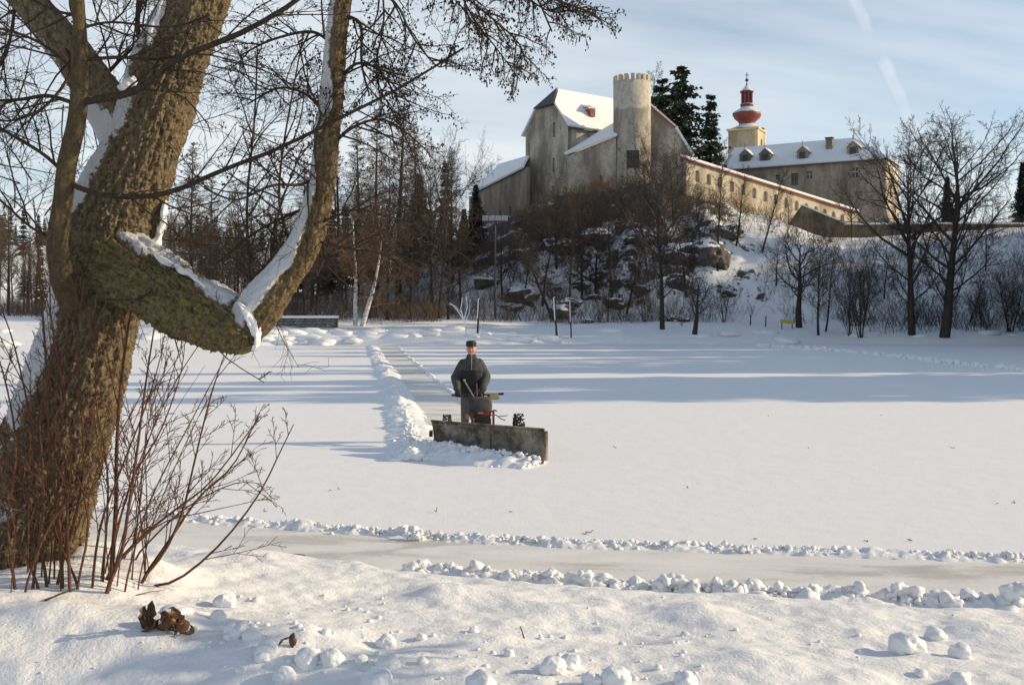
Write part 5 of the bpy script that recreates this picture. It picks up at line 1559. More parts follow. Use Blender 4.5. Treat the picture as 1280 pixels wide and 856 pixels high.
# unseen higher crown so that the tree is whole
for P_, Rd, cnt, Ln in ((TP[544:], TR[544:], 16, 2.2), (LP[140:], LR[140:], 10, 1.6), (SPp[390:], SR[390:], 12, 1.3), (QP[110:], QR[110:], 6, .9)):
    for c in range(cnt):
        i = int((c+.5)/cnt*(len(P_)-2)); q = Vector(P_[i]); a = c*2.4
        nd = Vector((math.cos(a), math.sin(a)*.8, .55)).normalized()
        grow([br, tw, tw, tw], rg, q, nd, Ln*rg.uniform(.7, 1.1), max(.010, Rd[i]*.35), 0, spn)
# fine twigs on the left, against the sky
for k in range(60):
    px, py = rg.uniform(-20, 300), rg.uniform(-30, 300)
    a = rg.uniform(0, 6.28)
    grow([tw, tw, tw, tw], rg, at(px, py, TY+rg.uniform(.5, 1.6)), Vector((math.cos(a), .1, math.sin(a))), rg.uniform(.5, 1.1), .006, 1, spn)
link('branches', br.mesh('branches'), M['twig_near'], old)
tag(link('twigs', tw.mesh('twigs'), M['twig_near'], old), kind='stuff')
# little dark cones at the twig ends
Vt, Ft = tw.arrays()
ends = []
for (n_, k_), lst in tw.b.items():
    for pts, rad in lst:
        e = pts[-1]
        if rad[-1] < .0030 and e.z > 2.7 and (e.x > -1.4 or rg.random() < .25) and rg.random() < .22: ends.append(e)
V1, F1 = ICO[1]
Vc, Fc_, n_ = [], [], 0
for e in ends:
    for q_ in range(rg.choice((1, 1, 2, 3))):
        s_ = rg.uniform(.0034, .0062); o_ = np.array([rg.gauss(0, .010), rg.gauss(0, .010), rg.gauss(-.004, .010)])
        Vc.append(V1*np.array([s_, s_, s_*1.5])+np.array(tuple(e))+o_); Fc_.append(F1+n_); n_ += len(V1)
me = raw_mesh('cones', np.concatenate(Vc), [np.concatenate(Fc_)])
tag(link('cones', me, M['cone'], old), kind='stuff')
# bristly shoots sprouting from the foot of the trunk
tb = Tubes()
for k in range(420):
    i = rg.randrange(16, 220); a = rg.uniform(.15, math.pi-.15)
    c = Vector(TP[i]); r = TR[i]
    p = c+Vector((math.cos(a)*r*.98, -math.sin(a)*r*.98, 0))
    d = (Vector((math.cos(a)*.35, -math.sin(a)*.35, 1))+rdir(rg)*.28).normalized()
    h = rg.uniform(.06, .30)*(1.25-i/235)
    tb.add([p, p+d*h*.5, p+d*h+rdir(rg)*.03], [.0042, .0034, .0018], 4)
tag(link('bristly_shoots', tb.mesh('bristly_shoots'), M['shoot'], old), kind='stuff')

# ------------------------------------------------------------------ shrub of red-brown shoots beside the trunk
def shrub(name, lab, lines, extra, seed):
    rg = random.Random(seed)
    p0 = hit(lines[0][0][0][0], lines[0][0][0][1], bank, 3, 11)
    o = thing(name, p0, lab, 'shrub', 'shoots around the old alder')
    sps = dict(n=[7, 4, 3], k=[4, 3], ang=[36, 38], ratio=[.42, .5], start=[.25, .2], wig=[.06, .13, .2], up=[.02, .02, 0], tap=[.4, .4, .5], sides=[6, 4, 3], rl=.010, rmin=.0022, shape=lambda t: 1.0-.5*t)
    fine = Tubes()
    for e_ in range(extra[2]):
        bx0 = rg.uniform(extra[0], extra[1]); by0 = rg.uniform(715, 742); hh_ = rg.uniform(120, 400); ln_ = rg.uniform(-.25, .45)*(1 if bx0 > 100 else .5)
        lines = lines+[([(bx0, by0), (bx0+ln_*hh_*.25, by0-hh_*.35), (bx0+ln_*hh_*.65+rg.uniform(-8, 8), by0-hh_*.7), (bx0+ln_*hh_*1.1, by0-hh_)], rg.uniform(.003, .0065), rg.choice((2, 3, 4, 5)))]
    for li, (lst, r0_, k) in enumerate(lines):
        g = hit(lst[0][0], lst[0][1], bank, 3, 11)
        Yb = g.y
        P = [Vector(q) for q in pxpath([(q[0], q[1], Yb) for q in lst], 14)]
        P[0] = P[0]-UP*.04
        st = Tubes(); st.add([q-p0 for q in P], list(np.linspace(r0_, r0_*.28, 14)), 7)
        link('stem', st.mesh('stem'), M['shoot'], o)
        for c in range(k):
            t = .18+.78*(c+rg.random())/k; f = t*13; i = min(int(f), 12)
            q = P[i].lerp(P[i+1], f-i); td = (P[i+1]-P[i]).normalized()
            pr = td.orthogonal().normalized(); pr.rotate(Matrix.Rotation(rg.uniform(0, 6.28), 3, td))
            an = R(rg.uniform(22, 48)); nd = td*math.cos(an)+pr*math.sin(an)
            grow([fine, fine, fine], rg, q-p0, nd.normalized(), rg.uniform(.22, .55)*(1.15-.6*t), max(.0028, r0_*.42*(1-.5*t)), 0, sps)
    tag(link('twigs', fine.mesh('twigs'), M['shoot'], o), kind='stuff')
    return o
shrub('alder_shrub', 'shrub of long red-brown shoots on the bank right of the old trunk', [
    ([(131, 742), (152, 690), (160, 640), (172, 560), (182, 480), (196, 390)], .0135, 8), ([(138, 728), (145, 640), (146, 560), (152, 470), (165, 380), (178, 310)], .016, 8), ([(115, 735), (125, 660), (150, 590), (185, 500), (205, 430)], .009, 6),
    ([(130, 722), (175, 672), (215, 640), (265, 600), (325, 520)], .011, 8), ([(173, 728), (205, 690), (228, 640), (240, 590), (262, 500), (280, 445)], .011, 7), ([(176, 726), (215, 670), (250, 620), (292, 580), (325, 515)], .010, 7),
    ([(182, 733), (222, 724), (275, 680), (322, 620), (350, 565), (367, 530)], .0095, 5), ([(140, 690), (165, 600), (200, 540), (225, 470), (232, 420)], .008, 6), ([(165, 700), (225, 640), (290, 605), (330, 605)], .007, 5),
    ([(128, 730), (135, 600), (120, 500), (122, 420)], .008, 6), ([(150, 700), (200, 655), (255, 640), (310, 628)], .006, 4)], (105, 190, 12), 3)
shrub('alder_shrub', 'thicket of red-brown shoots standing before the old trunk at the left edge', [
    ([(78, 738), (74, 650), (62, 560), (58, 460), (50, 350), (42, 250)], .013, 8), ([(88, 742), (84, 640), (90, 560), (78, 480), (62, 380), (70, 300)], .010, 7), ([(60, 735), (45, 640), (40, 540), (20, 440), (0, 380)], .010, 7),
    ([(70, 730), (100, 620), (104, 540), (96, 440), (105, 350)], .010, 7), ([(40, 735), (55, 620), (50, 520), (68, 420), (40, 320)], .009, 7), ([(20, 738), (10, 660), (20, 560), (5, 470), (-20, 400)], .010, 7),
    ([(95, 738), (110, 640), (70, 540), (30, 480), (0, 420)], .008, 6), ([(50, 738), (30, 690), (0, 620), (-30, 560)], .009, 5), ([(30, 740), (60, 660), (110, 590), (140, 500)], .008, 6), ([(100, 736), (60, 650), (15, 580), (-10, 520)], .008, 6)], (-15, 110, 8), 8)

# ------------------------------------------------------------------ small litter in the snow
def leaf_mesh(w_, l_, curl, rgx):
    n, m = 7, 5
    V, Fs = [], []
    for i in range(n):
        t = i/(n-1); hw_ = w_*math.sin(math.pi*min(1, t*.92+.06))**.8
        for j in range(m):
            u = (j/(m-1)-.5)*2
            V.append([u*hw_*(1+.3*rgx.uniform(-1, 1)*(abs(u) > .9))+.003*rgx.uniform(-1, 1), t*l_, curl*(u*u)*w_+curl*.8*l_*math.sin(t*2.6)+.006*rgx.uniform(-1, 1)])
    for i in range(n-1):
        for j in range(m-1): Fs.append([i*m+j, i*m+j+1, (i+1)*m+j+1, (i+1)*m+j])
    me = raw_mesh('leaf', V, [Fs]); smooth_on(me); return me
M['dead_leaf'] = simple('dead_leaf', (0.17, 0.085, 0.035), .75, var=.5, scale=30)
M['dead_leaf_dark'] = simple('dead_leaf_dark', (0.075, 0.042, 0.024), .75, var=.4, scale=30)
lp = hit(205, 792, bank, 3, 11)
ll = thing('dead_leaves', lp+UP*.02, 'clump of curled brown dead leaves sticking out of the snow at the lower left', 'leaves')
rg = random.Random(6)
for (dx_, dz_, w_, l_, tilt, rz, mt) in [(-.075, .01, .022, .09, 1.25, .3, 'dead_leaf_dark'), (-.055, .02, .02, .105, 1.45, -.2, 'dead_leaf_dark'), (-.035, .0, .026, .08, 1.0, 1.0, 'dead_leaf'), (-.005, -.005, .024, .075, 1.1, .5, 'dead_leaf'),
                                         (.03, -.01, .022, .07, 1.2, -.6, 'dead_leaf_dark'), (.065, -.012, .03, .075, 1.15, .1, 'dead_leaf'), (-.085, .0, .02, .07, .9, -1.0, 'dead_leaf'), (.01, .0, .018, .05, 1.4, 1.8, 'dead_leaf_dark'), (.045, -.01, .026, .06, .8, 2.2, 'dead_leaf')]:
    o = link('leaf', leaf_mesh(w_, l_, rg.uniform(-.9, .9), rg), M[mt], ll, (dx_, rg.uniform(-.02, .02), dz_-.012)); o.rotation_euler = (tilt, rg.uniform(-.3, .3), rz)
for k in range(11):
    o = link('leaf', leaf_mesh(rg.uniform(.010, .022), rg.uniform(.03, .07), rg.uniform(-1.2, 1.2), rg), M[rg.choice(('dead_leaf', 'dead_leaf_dark'))], ll, (rg.uniform(-.095, .085), rg.uniform(-.03, .02), rg.uniform(-.012, .02)))
    o.rotation_euler = (rg.uniform(.4, 1.6), rg.uniform(-.7, .7), rg.uniform(-2, 2))
ll.scale = (1.3, 1.3, 1.25)
V, Fc = blob(3, (.062, .05, .026), 4.4, .35)
me = raw_mesh('snow_cap', V, [Fc]); smooth_on(me); o = link('snow_cap', me, M['snow'], ll, (.02, .055, .045))
sp0 = hit(366, 812, bank, 3, 11)
sh = thing('seed_head', sp0, 'dark seed head with two thin stalks poking out of the snow', 'seed head')
V, Fc = blob(3, (.017, .016, .034), 2.4, .35, 2.2)
me = raw_mesh('head', V, [Fc]); smooth_on(me); link('head', me, M['dead_leaf_dark'], sh, (0, 0, .028))
for (a, b, c) in (((-.015, 0, .04), (-.06, .01, .03), (-.085, .0, -.02)), ((-.01, 0, .05), (-.045, .015, .035), (-.10, .005, -.025))):
    tubes_obj('stalk', [([Vector(a), Vector(b), Vector(c)], [.0025, .003, .003])], M['twig_near'], sh)
def stick(px0, py0, px1, py1, lift, lab, r=.004):
    a, b = hit(px0, py0, bank, 3, 11), hit(px1, py1, bank, 3, 11)
    tag(tubes_obj('stick', [([a+UP*.004, a.lerp(b, .5)+UP*(.01+lift*.5), b+UP*(.006+lift)], [r, r*.9, r*.6])], M['twig_near']), lab, 'twig', 'twigs lying in the snow')
stick(655, 798, 650, 794, .045, 'single short twig stuck upright in the snow slope')
a, b = ice_px(368, 694), ice_px(392, 702)
tag(tubes_obj('stick', [([a+UP*.012, a.lerp(b, .5)+UP*.03, b+UP*.012], [.008, .007, .004])], M['twig_near']), 'dark stick lying on the scraped ice path', 'twig', 'twigs lying in the snow')
stick(57, 752, 92, 741, .01, 'crooked twig lying in the snow at the foot of the shoots', .006)
stick(170, 745, 205, 741, .01, 'thin twig lying in the snow right of the shoots', .003)

# specks of twig and leaf blown over the lake
tb = Tubes(); rg = random.Random(12)
for (px, py) in [(733, 668), (738, 666), (1085, 677), (944, 674), (413, 613), (424, 612), (1245, 630), (1269, 629), (1140, 676), (640, 640), (860, 610), (1010, 560), (770, 560), (330, 640), (1190, 560), (960, 520), (545, 640), (1100, 520)]:
    p = ice_px(px, py)+UP*.006
    for k in range(2):
        d = Vector((rg.uniform(-1, 1), rg.uniform(-1, 1), rg.uniform(.1, .5))).normalized()*rg.uniform(.02, .06)
        tb.add([p, p+d*.5, p+d], [.004, .004, .002], 4)
tag(link('twig_litter', tb.mesh('twig_litter'), M['twig_near']), 'tiny dark twig specks scattered over the snowy lake', 'litter', None, 'stuff')
# ------------------------------------------------------------------ walk-behind tractor with snow plough
M['blade'] = None
def blade_mat():
    m, t, b = mat_new('weathered_blade'); q = NB(t)
    co = q.coord('Object')
    f = q.noise(co, 3.2, 7, .68); g = q.noise(q.coord('Object', (1, 1, .25)), 16, 5, .6); st = q.noise(co, 9, 4, .6)
    col = q.mix(q.mapr(f, .40, .62), (0.055, 0.048, 0.038), (0.30, 0.265, 0.21))
    col = q.mix(q.math('MULTIPLY', q.mapr(g, .5, .7), .55), col, (0.055, 0.045, 0.034))
    col = q.mix(q.math('MULTIPLY', q.mapr(st, .55, .68), .5), col, (0.27, 0.17, 0.085))
    q.l(col, b.inputs['Base Color']); q.l(q.bump(g, .3, .01), b.inputs['Normal'])
    b.inputs['Roughness'].default_value = .7; b.inputs['Metallic'].default_value = .25
    return m
M['blade'] = blade_mat()
M['red_paint'] = simple('red_paint', (0.26, 0.026, 0.022), .5, var=.45, scale=14)
M['dark_metal'] = simple('dark_metal', (0.035, 0.034, 0.034), .5, .4, var=.3)
M['grey_metal'] = simple('grey_metal', (0.28, 0.27, 0.26), .45, .5, var=.2)
M['rubber'] = simple('rubber', (0.022, 0.022, 0.023), .85, var=.3)
M['cowl'] = simple('cowl_cloth', (0.050, 0.047, 0.046), .85, var=.35, scale=12, bump=.4)
M['box'] = simple('tool_box', (0.42, 0.36, 0.20), .6, var=.2)
M['brass'] = simple('brass', (0.40, 0.25, 0.07), .5, .3, var=.2)
AX = Vector((-0.50, 17.65, 0))
mroot = thing('snow_plough', AX, 'red walk-behind tractor pushing a long weathered grey snow blade', 'snow plough', None, math.atan2(.135, .99))
Minv = (Matrix.Translation(AX) @ Matrix.Rotation(math.atan2(.135, .99), 4, 'Z')).inverted()
nF = Vector((-(BL.y-BR.y), -(BR.x-BL.x), 0)).normalized()
bu_ = (BR-BL).normalized()
HB_ = .52
prof = [(.075, .0), (.03, .06), (-.005, .14), (-.02, .24), (-.012, .34), (.01, .43), (.04, HB_)]
nb_ = 26
V, Fs = [], []
for side_ in (0, 1):
    for (o_, z_) in prof:
        for i in range(nb_+1):
            p = BL+bu_*((BR-BL).length*i/nb_)+nF*(o_-.014*side_)+UP*(z_+.012)
            V.append(tuple(Minv @ p))
npf = len(prof); w1 = nb_+1
for k in range(npf-1):
    for i in range(nb_):
        a = k*w1+i; Fs.append([a, a+1, a+w1+1, a+w1])
        a += npf*w1; Fs.append([a+w1, a+w1+1, a+1, a])
o2 = npf*w1
for i in range(nb_):
    Fs.append([i, i+o2, i+1+o2, i+1]); a = (npf-1)*w1+i; Fs.append([a, a+1, a+1+o2, a+o2])
for k in range(npf-1):
    a = k*w1; Fs.append([a, a+w1, a+w1+o2, a+o2]); a = k*w1+nb_; Fs.append([a, a+o2, a+w1+o2, a+w1])
me = raw_mesh('blade', V, [Fs]); smooth_on(me)
blade = link('blade', me, M['blade'], mroot)
def lbox(name, mat, o, u, v, wv, parent):      # world-space box stored in the machine's frame
    ob = obox(name, mat, o, u, v, wv, parent); ob.data.transform(Minv); return ob
Lb = (BR-BL).length
lbox('top_flange', M['blade'], BL+nF*.028+UP*(HB_+.010), bu_*Lb, nF*.035, UP*.022, blade)
for f in (.0, .5, .985):
    lbox('rib', M['blade'], BL+bu_*Lb*f-nF*.07+UP*.06, bu_*.03, -nF*-.05, UP*.44, blade)
lbox('seam_strip', M['dark_metal'], BL+bu_*Lb*.53+nF*.000+UP*.16, bu_*.012, nF*.004, UP*.24, blade)
lbox('end_bracket', M['dark_metal'], BL-bu_*.055+nF*.0+UP*.27, bu_*.053, nF*.03, UP*.10, blade)
for f in (.08, .3, .7, .92):
    V_, F_ = ICO[2]; me = raw_mesh('bolt', V_*.016, [F_]); smooth_on(me)
    link('bolt', me, M['dark_metal'], blade, Minv @ (BL+bu_*Lb*f+nF*.012+UP*.46))
def ltube(name, pts, rad, mat, parent, sides=8):
    return tubes_obj(name, [([Vector(p) for p in pts], rad)], mat, parent, sides)
# in the machine's frame: x right, -y forward, z up
mid = Minv @ ((BL+BR)/2)
ltube('blade_arm', [(-.12, -.1, .30), (-.14, -.6, .28), mid+Vector((0, .08, .26))], [.035, .035, .035], M['red_paint'], mroot)
ltube('blade_arm', [(.12, -.1, .30), (.10, -.6, .28), mid+Vector((.22, .0, .26))], [.035, .035, .035], M['red_paint'], mroot)
# wheels
def wheel(xc, s):
    wr = thing_e = bpy.data.objects.new('wheel', None); C.objects.link(wr); wr.parent = mroot; wr.location = (xc, 0, .30); wr.empty_display_size = .1
    n, m = 40, 12
    V = [[(.075*math.cos(b_))*1.0*s, (.225+.055*math.sin(b_))*math.cos(a), (.225+.055*math.sin(b_))*math.sin(a)] for a in [2*math.pi*i/n for i in range(n)] for b_ in [2*math.pi*j/m for j in range(m)]]
    Fq = [[i*m+j, ((i+1) % n)*m+j, ((i+1) % n)*m+(j+1) % m, i*m+(j+1) % m] for i in range(n) for j in range(m)]
    me = raw_mesh('tyre', V, [Fq]); smooth_on(me)
    ty = link('tyre', me, M['rubber'], wr)
    bmx = bmesh.new()
    for i in range(18):
        a = 2*math.pi*i/18
        for sd_ in (-1, 1):
            mt = Matrix.Rotation(a+sd_*.085, 4, 'X') @ Matrix.Translation((sd_*.036*s, 0, .278)) @ Matrix.Rotation(sd_*.5, 4, 'Z') @ Matrix.Diagonal((.070*s, .026, .030, 1))
            bmesh.ops.create_cube(bmx, size=1, matrix=mt)
    lug = bpy.data.meshes.new('tread'); bmx.to_mesh(lug); bmx.free()
    link('tread', lug, M['rubber'], ty)
    # snow packed in the tread
    its_V, its_F, nn_ = [], [], 0
    rgx = random.Random(int(xc*100)+7)
    for i in range(110):
        a = rgx.uniform(0, 6.28); sd_ = rgx.uniform(-.06, .06); z_ = rgx.uniform(.008, .020)
        Vb, Fb = blob(1, (z_*1.3, z_, z_*.9), i, .3)
        c_ = np.array([sd_*s, .280*math.cos(a), .280*math.sin(a)])
        its_V.append(Vb+c_); its_F.append(Fb+nn_); nn_ += len(Vb)
    me = raw_mesh('packed_snow', np.concatenate(its_V), [np.concatenate(its_F)]); smooth_on(me)
    tag(link('packed_snow', me, M['snow'], ty), kind='stuff')
    V = []; Fr = []
    prof_ = [(-.05, .19), (-.05, .15), (-.02, .13), (-.02, .04), (.02, .04), (.02, .13), (.05, .15), (.05, .19)]
    for (x_, r_) in prof_: V += [[x_, r_*math.cos(2*math.pi*i/24), r_*math.sin(2*math.pi*i/24)] for i in range(24)]
    for k in range(len(prof_)-1): Fr += [[k*24+i, k*24+(i+1) % 24, (k+1)*24+(i+1) % 24, (k+1)*24+i] for i in range(24)]
    me = raw_mesh('rim', V, [Fr]); smooth_on(me); link('rim', me, M['red_paint'], wr)
wheel(-.60, .9); wheel(.62, 1.05)
ltube('axle', [(-.62, 0, .30), (-.3, 0, .31), (0, 0, .32), (.3, 0, .31), (.62, 0, .30)], [.03, .035, .06, .035, .03], M['dark_metal'], mroot)
ltube('axle_brace', [(-.55, -.02, .40), (-.3, -.02, .42), (-.08, 0, .42)], [.016, .016, .016], M['dark_metal'], mroot)
def mbox(name, mat, c, sz, parent, bev=.012, rot=None):
    b_ = bmesh.new(); bmesh.ops.create_cube(b_, size=1, matrix=Matrix.Diagonal((*sz, 1)))
    bmesh.ops.bevel(b_, geom=b_.edges[:], offset=bev, segments=2, affect='EDGES')
    me = bpy.data.meshes.new(name); b_.to_mesh(me); b_.free()
    o = link(name, me, mat, parent, c)
    if rot: o.rotation_euler = rot
    return o
eng = mbox('engine', M['dark_metal'], (-.02, -.10, .46), (.28, .34, .22), mroot, .03)
mbox('engine_cover', M['red_paint'], (.04, -.10, .585), (.20, .26, .05), mroot, .02)
for i in range(5): mbox('cooling_fin', M['dark_metal'], (-.02, -.29, -.06+.045*i), (.24, .03, .018), eng, .004)
mbox('gearbox', M['dark_metal'], (0, .06, .34), (.24, .4, .22), mroot, .03)
mbox('engine_guard', M['red_paint'], (.16, -.22, .55), (.035, .05, .26), mroot, .01)
mbox('engine_guard', M['red_paint'], (-.20, -.24, .52), (.035, .05, .22), mroot, .01)
mbox('fuel_cap', M['brass'], (-.06, -.24, .63), (.10, .05, .03), mroot, .01)
mbox('filter', M['brass'], (-.28, -.20, .57), (.05, .05, .08), mroot, .01)
# dark cowl: a tapering tank cover under the handlebar
V, Fs = [], []
rings = [(.46, .15, .10, .02), (.58, .195, .15, .06), (.72, .215, .16, .10), (.82, .205, .15, .14), (.86, .17, .12, .15), (.87, .02, .02, .15)]
n = 28
for (z_, a_, b_, y_) in rings:
    for i in range(n):
        t = 2*math.pi*i/n
        V.append([a_*np.sign(math.cos(t))*abs(math.cos(t))**.6 - .03, y_+.08+b_*np.sign(math.sin(t))*abs(math.sin(t))**.6, z_])
for k in range(len(rings)-1): Fs += [[k*n+i, k*n+(i+1) % n, (k+1)*n+(i+1) % n, (k+1)*n+i] for i in range(n)]
me = raw_mesh('cowl', V, [Fs]); smooth_on(me); link('cowl', me, M['cowl'], mroot)
BARY, BARZ = .70, .865
for s_ in (-1, 1):
    ltube('handlebar', [(.09*s_, .20, .42), (.13*s_, .42, .66), (.17*s_, .62, .84), (.18*s_, BARY, BARZ)], [.020, .018, .017, .016], M['red_paint'] if s_ > 0 else M['dark_metal'], mroot)
ltube('cross_bar', [(-.46, BARY-.02, BARZ), (-.2, BARY, BARZ), (.2, BARY, BARZ), (.42, BARY-.02, BARZ+.015)], [.016, .016, .016, .016], M['dark_metal'], mroot)
ltube('grip', [(-.47, BARY-.02, BARZ), (-.38, BARY-.015, BARZ), (-.30, BARY-.01, BARZ)], [.021, .022, .021], simple('grip_brown', (.09, .05, .035), .8), mroot)
ltube('grip', [(.28, BARY-.01, BARZ+.008), (.36, BARY-.015, BARZ+.01), (.45, BARY-.02, BARZ+.016)], [.021, .022, .021], M['rubber'], mroot)
ltube('gear_lever', [(-.02, .12, .66), (-.13, .30, .88), (-.27, .40, 1.13)], [.013, .012, .012], M['grey_metal'], mroot)
V_, F_ = ICO[2]; me = raw_mesh('lever_knob', V_*.022, [F_]); smooth_on(me); link('lever_knob', me, M['grey_metal'], mroot, (-.275, .405, 1.14))
ltube('red_rod', [(.10, .02, .50), (.06, .25, .72), (.03, .45, .90)], [.013, .013, .012], M['red_paint'], mroot)
ltube('red_rod', [(-.04, .50, .86), (-.045, .52, .98), (-.045, .53, 1.08)], [.008, .008, .007], M['red_paint'], mroot)
mbox('tool_box', M['box'], (.27, BARY-.10, BARZ-.035), (.17, .10, .09), mroot, .01)
mbox('tool_box_lid', M['box'], (.24, BARY-.08, BARZ+.025), (.20, .13, .025), mroot, .008)
ltube('cable', [(.16, -.1, .60), (.22, -.12, .58), (.30, -.16, .52), (.36, -.2, .50)], [.008]*4, M['dark_metal'], mroot, 6)
ltube('cable', [(.12, 0, .62), (.20, -.05, .66), (.24, -.06, .64)], [.012]*3, M['dark_metal'], mroot, 6)
ltube('lift_rod', [(.25, -.2, .57), (.33, -.22, .575), (.40, -.24, .585)], [.009]*3, M['grey_metal'], mroot, 6)

# ------------------------------------------------------------------ the man behind it
def capsule(Vs, Fs, p0, p1, r0_, r1_, seg=14):
    p0, p1 = Vector(p0), Vector(p1)
    ax = (p1-p0); L = ax.length; ax.normalize()
    u = ax.orthogonal().normalized(); v = ax.cross(u)
    rings_ = []
    for k in range(5):
        a = -math.pi/2*(1-k/4); rings_.append((p0+ax*r0_*math.sin(a), max(.0005, r0_*math.cos(a))))
    for k in range(5):
        a = math.pi/2*k/4; rings_.append((p1+ax*r1_*math.sin(a), max(.0005, r1_*math.cos(a))))
    b0 = sum(len(x) for x in Vs)
    arr = np.array([tuple(c+u*(r*math.cos(2*math.pi*i/seg))+v*(r*math.sin(2*math.pi*i/seg))) for c, r in rings_ for i in range(seg)])
    Vs.append(arr)
    m = len(rings_)
    f = [[b0+k*seg+i, b0+k*seg+(i+1) % seg, b0+(k+1)*seg+(i+1) % seg, b0+(k+1)*seg+i] for k in range(m-1) for i in range(seg)]
    Fs += f
def loft(Vs, Fs, rings_, seg=26, pw=1.0):
    b0 = sum(len(x) for x in Vs)
    arr = []
    for (cx_, cy_, cz_, rx, ry) in rings_:
        for i in range(seg):
            t = 2*math.pi*i/seg; c, s = math.cos(t), math.sin(t)
            arr.append([cx_+rx*np.sign(c)*abs(c)**pw, cy_+ry*np.sign(s)*abs(s)**pw, cz_])
    Vs.append(np.array(arr)); m = len(rings_)
    Fs += [[b0+k*seg+i, b0+k*seg+(i+1) % seg, b0+(k+1)*seg+(i+1) % seg, b0+(k+1)*seg+i] for k in range(m-1) for i in range(seg)]
def remeshed(name, Vs, Fs, voxel, smooth_it=4):
    me = raw_mesh(name+'_raw', np.concatenate(Vs), [np.array(Fs)])
    o = bpy.data.objects.new(name+'_raw', me); C.objects.link(o)
    md = o.modifiers.new('r', 'REMESH'); md.mode = 'VOXEL'; md.voxel_size = voxel
    ms = o.modifiers.new('s', 'SMOOTH'); ms.factor = .5; ms.iterations = smooth_it
    dg = bpy.context.evaluated_depsgraph_get()
    out = bpy.data.meshes.new_from_object(o.evaluated_get(dg))
    out.name = name
    bpy.data.objects.remove(o); bpy.data.meshes.remove(me)
    smooth_on(out)
    return out
def ell(c, r, k=11):
    return [(c[0], c[1], c[2]+r[2]*math.sin(math.pi*(i/(k-1)-.5)), max(.001, r[0]*math.cos(math.pi*(i/(k-1)-.5))), max(.001, r[1]*math.cos(math.pi*(i/(k-1)-.5)))) for i in range(k)]
M['skin'] = simple('skin', (0.52, 0.25, 0.17), .55, var=.12, scale=25, bump=.1)
M['jacket'] = simple('grey_jacket', (0.050, 0.053, 0.051), .9, var=.3, scale=18, bump=.4)
M['jacket_black'] = simple('black_jacket', (0.014, 0.014, 0.016), .85, var=.3, scale=18, bump=.3)
M['trousers'] = simple('trousers', (0.105, 0.092, 0.072), .9, var=.25, scale=14, bump=.3)
M['glove'] = simple('glove', (0.016, 0.015, 0.015), .8, var=.3, scale=30, bump=.3)
M['cap'] = simple('cap', (0.010, 0.010, 0.012), .7, var=.3, scale=30, bump=.2)
M['hair'] = simple('grey_hair', (0.22, 0.20, 0.18), .8, var=.3, scale=60)
M['boot'] = simple('boot', (0.02, 0.018, 0.016), .7)
PXm, PYm = -.735, 18.78
man = thing('person', (PXm, PYm, 0.006), 'man in grey and black jacket and black cap steering the snow plough with gloved hands', 'person')
bc = Vector((0, 0, 0))
def tol(v): return Vector(v)
rot_m = Matrix.Rotation(math.atan2(.135, .99), 4, 'Z')
# handlebar position in the man's frame
def bar_at(xm):
    w = Matrix.Translation(AX) @ rot_m @ Vector((xm, BARY, BARZ)); return w-Vector((PXm, PYm, .006))
hR, hL = bar_at(-.36), bar_at(.06)
Vs, Fs = [], []
for s_ in (-1, 1):
    capsule(Vs, Fs, (.095*s_, .01, .92), (.11*s_, -.01, .50), .105, .078)
    capsule(Vs, Fs, (.11*s_, -.01, .50), (.12*s_, .03, .12), .078, .066)
    capsule(Vs, Fs, (.12*s_, .04, .075), (.145*s_, -.15, .05), .062, .048)
loft(Vs, Fs, [(0, .01, .84, .001, .001), (0, .01, .86, .15, .105), (0, .01, .98, .165, .115), (0, 0, 1.12, .165, .115), (0, 0, 1.28, .185, .12), (0, .01, 1.40, .18, .105), (0, .01, 1.47, .10, .075), (0, .01, 1.49, .001, .001)])
capsule(Vs, Fs, (0, .01, 1.44), (0, -.01, 1.57), .062, .058)
# head: skull, jaw, nose, ears, brow, chin
loft(Vs, Fs, ell((0, .0, 1.665), (.079, .098, .115)))
loft(Vs, Fs, ell((0, -.030, 1.600), (.060, .070, .062)))
capsule(Vs, Fs, (0, -.090, 1.655), (0, -.108, 1.628), .012, .018)
capsule(Vs, Fs, (-.035, -.085, 1.683), (.035, -.085, 1.683), .014, .014)
capsule(Vs, Fs, (0, -.085, 1.563), (0, -.080, 1.560), .020, .020)
for s_ in (-1, 1):
    loft(Vs, Fs, ell((.082*s_, .012, 1.645), (.011, .022, .034)))
    capsule(Vs, Fs, (.044*s_, -.070, 1.625), (.040*s_, -.072, 1.605), .022, .020)
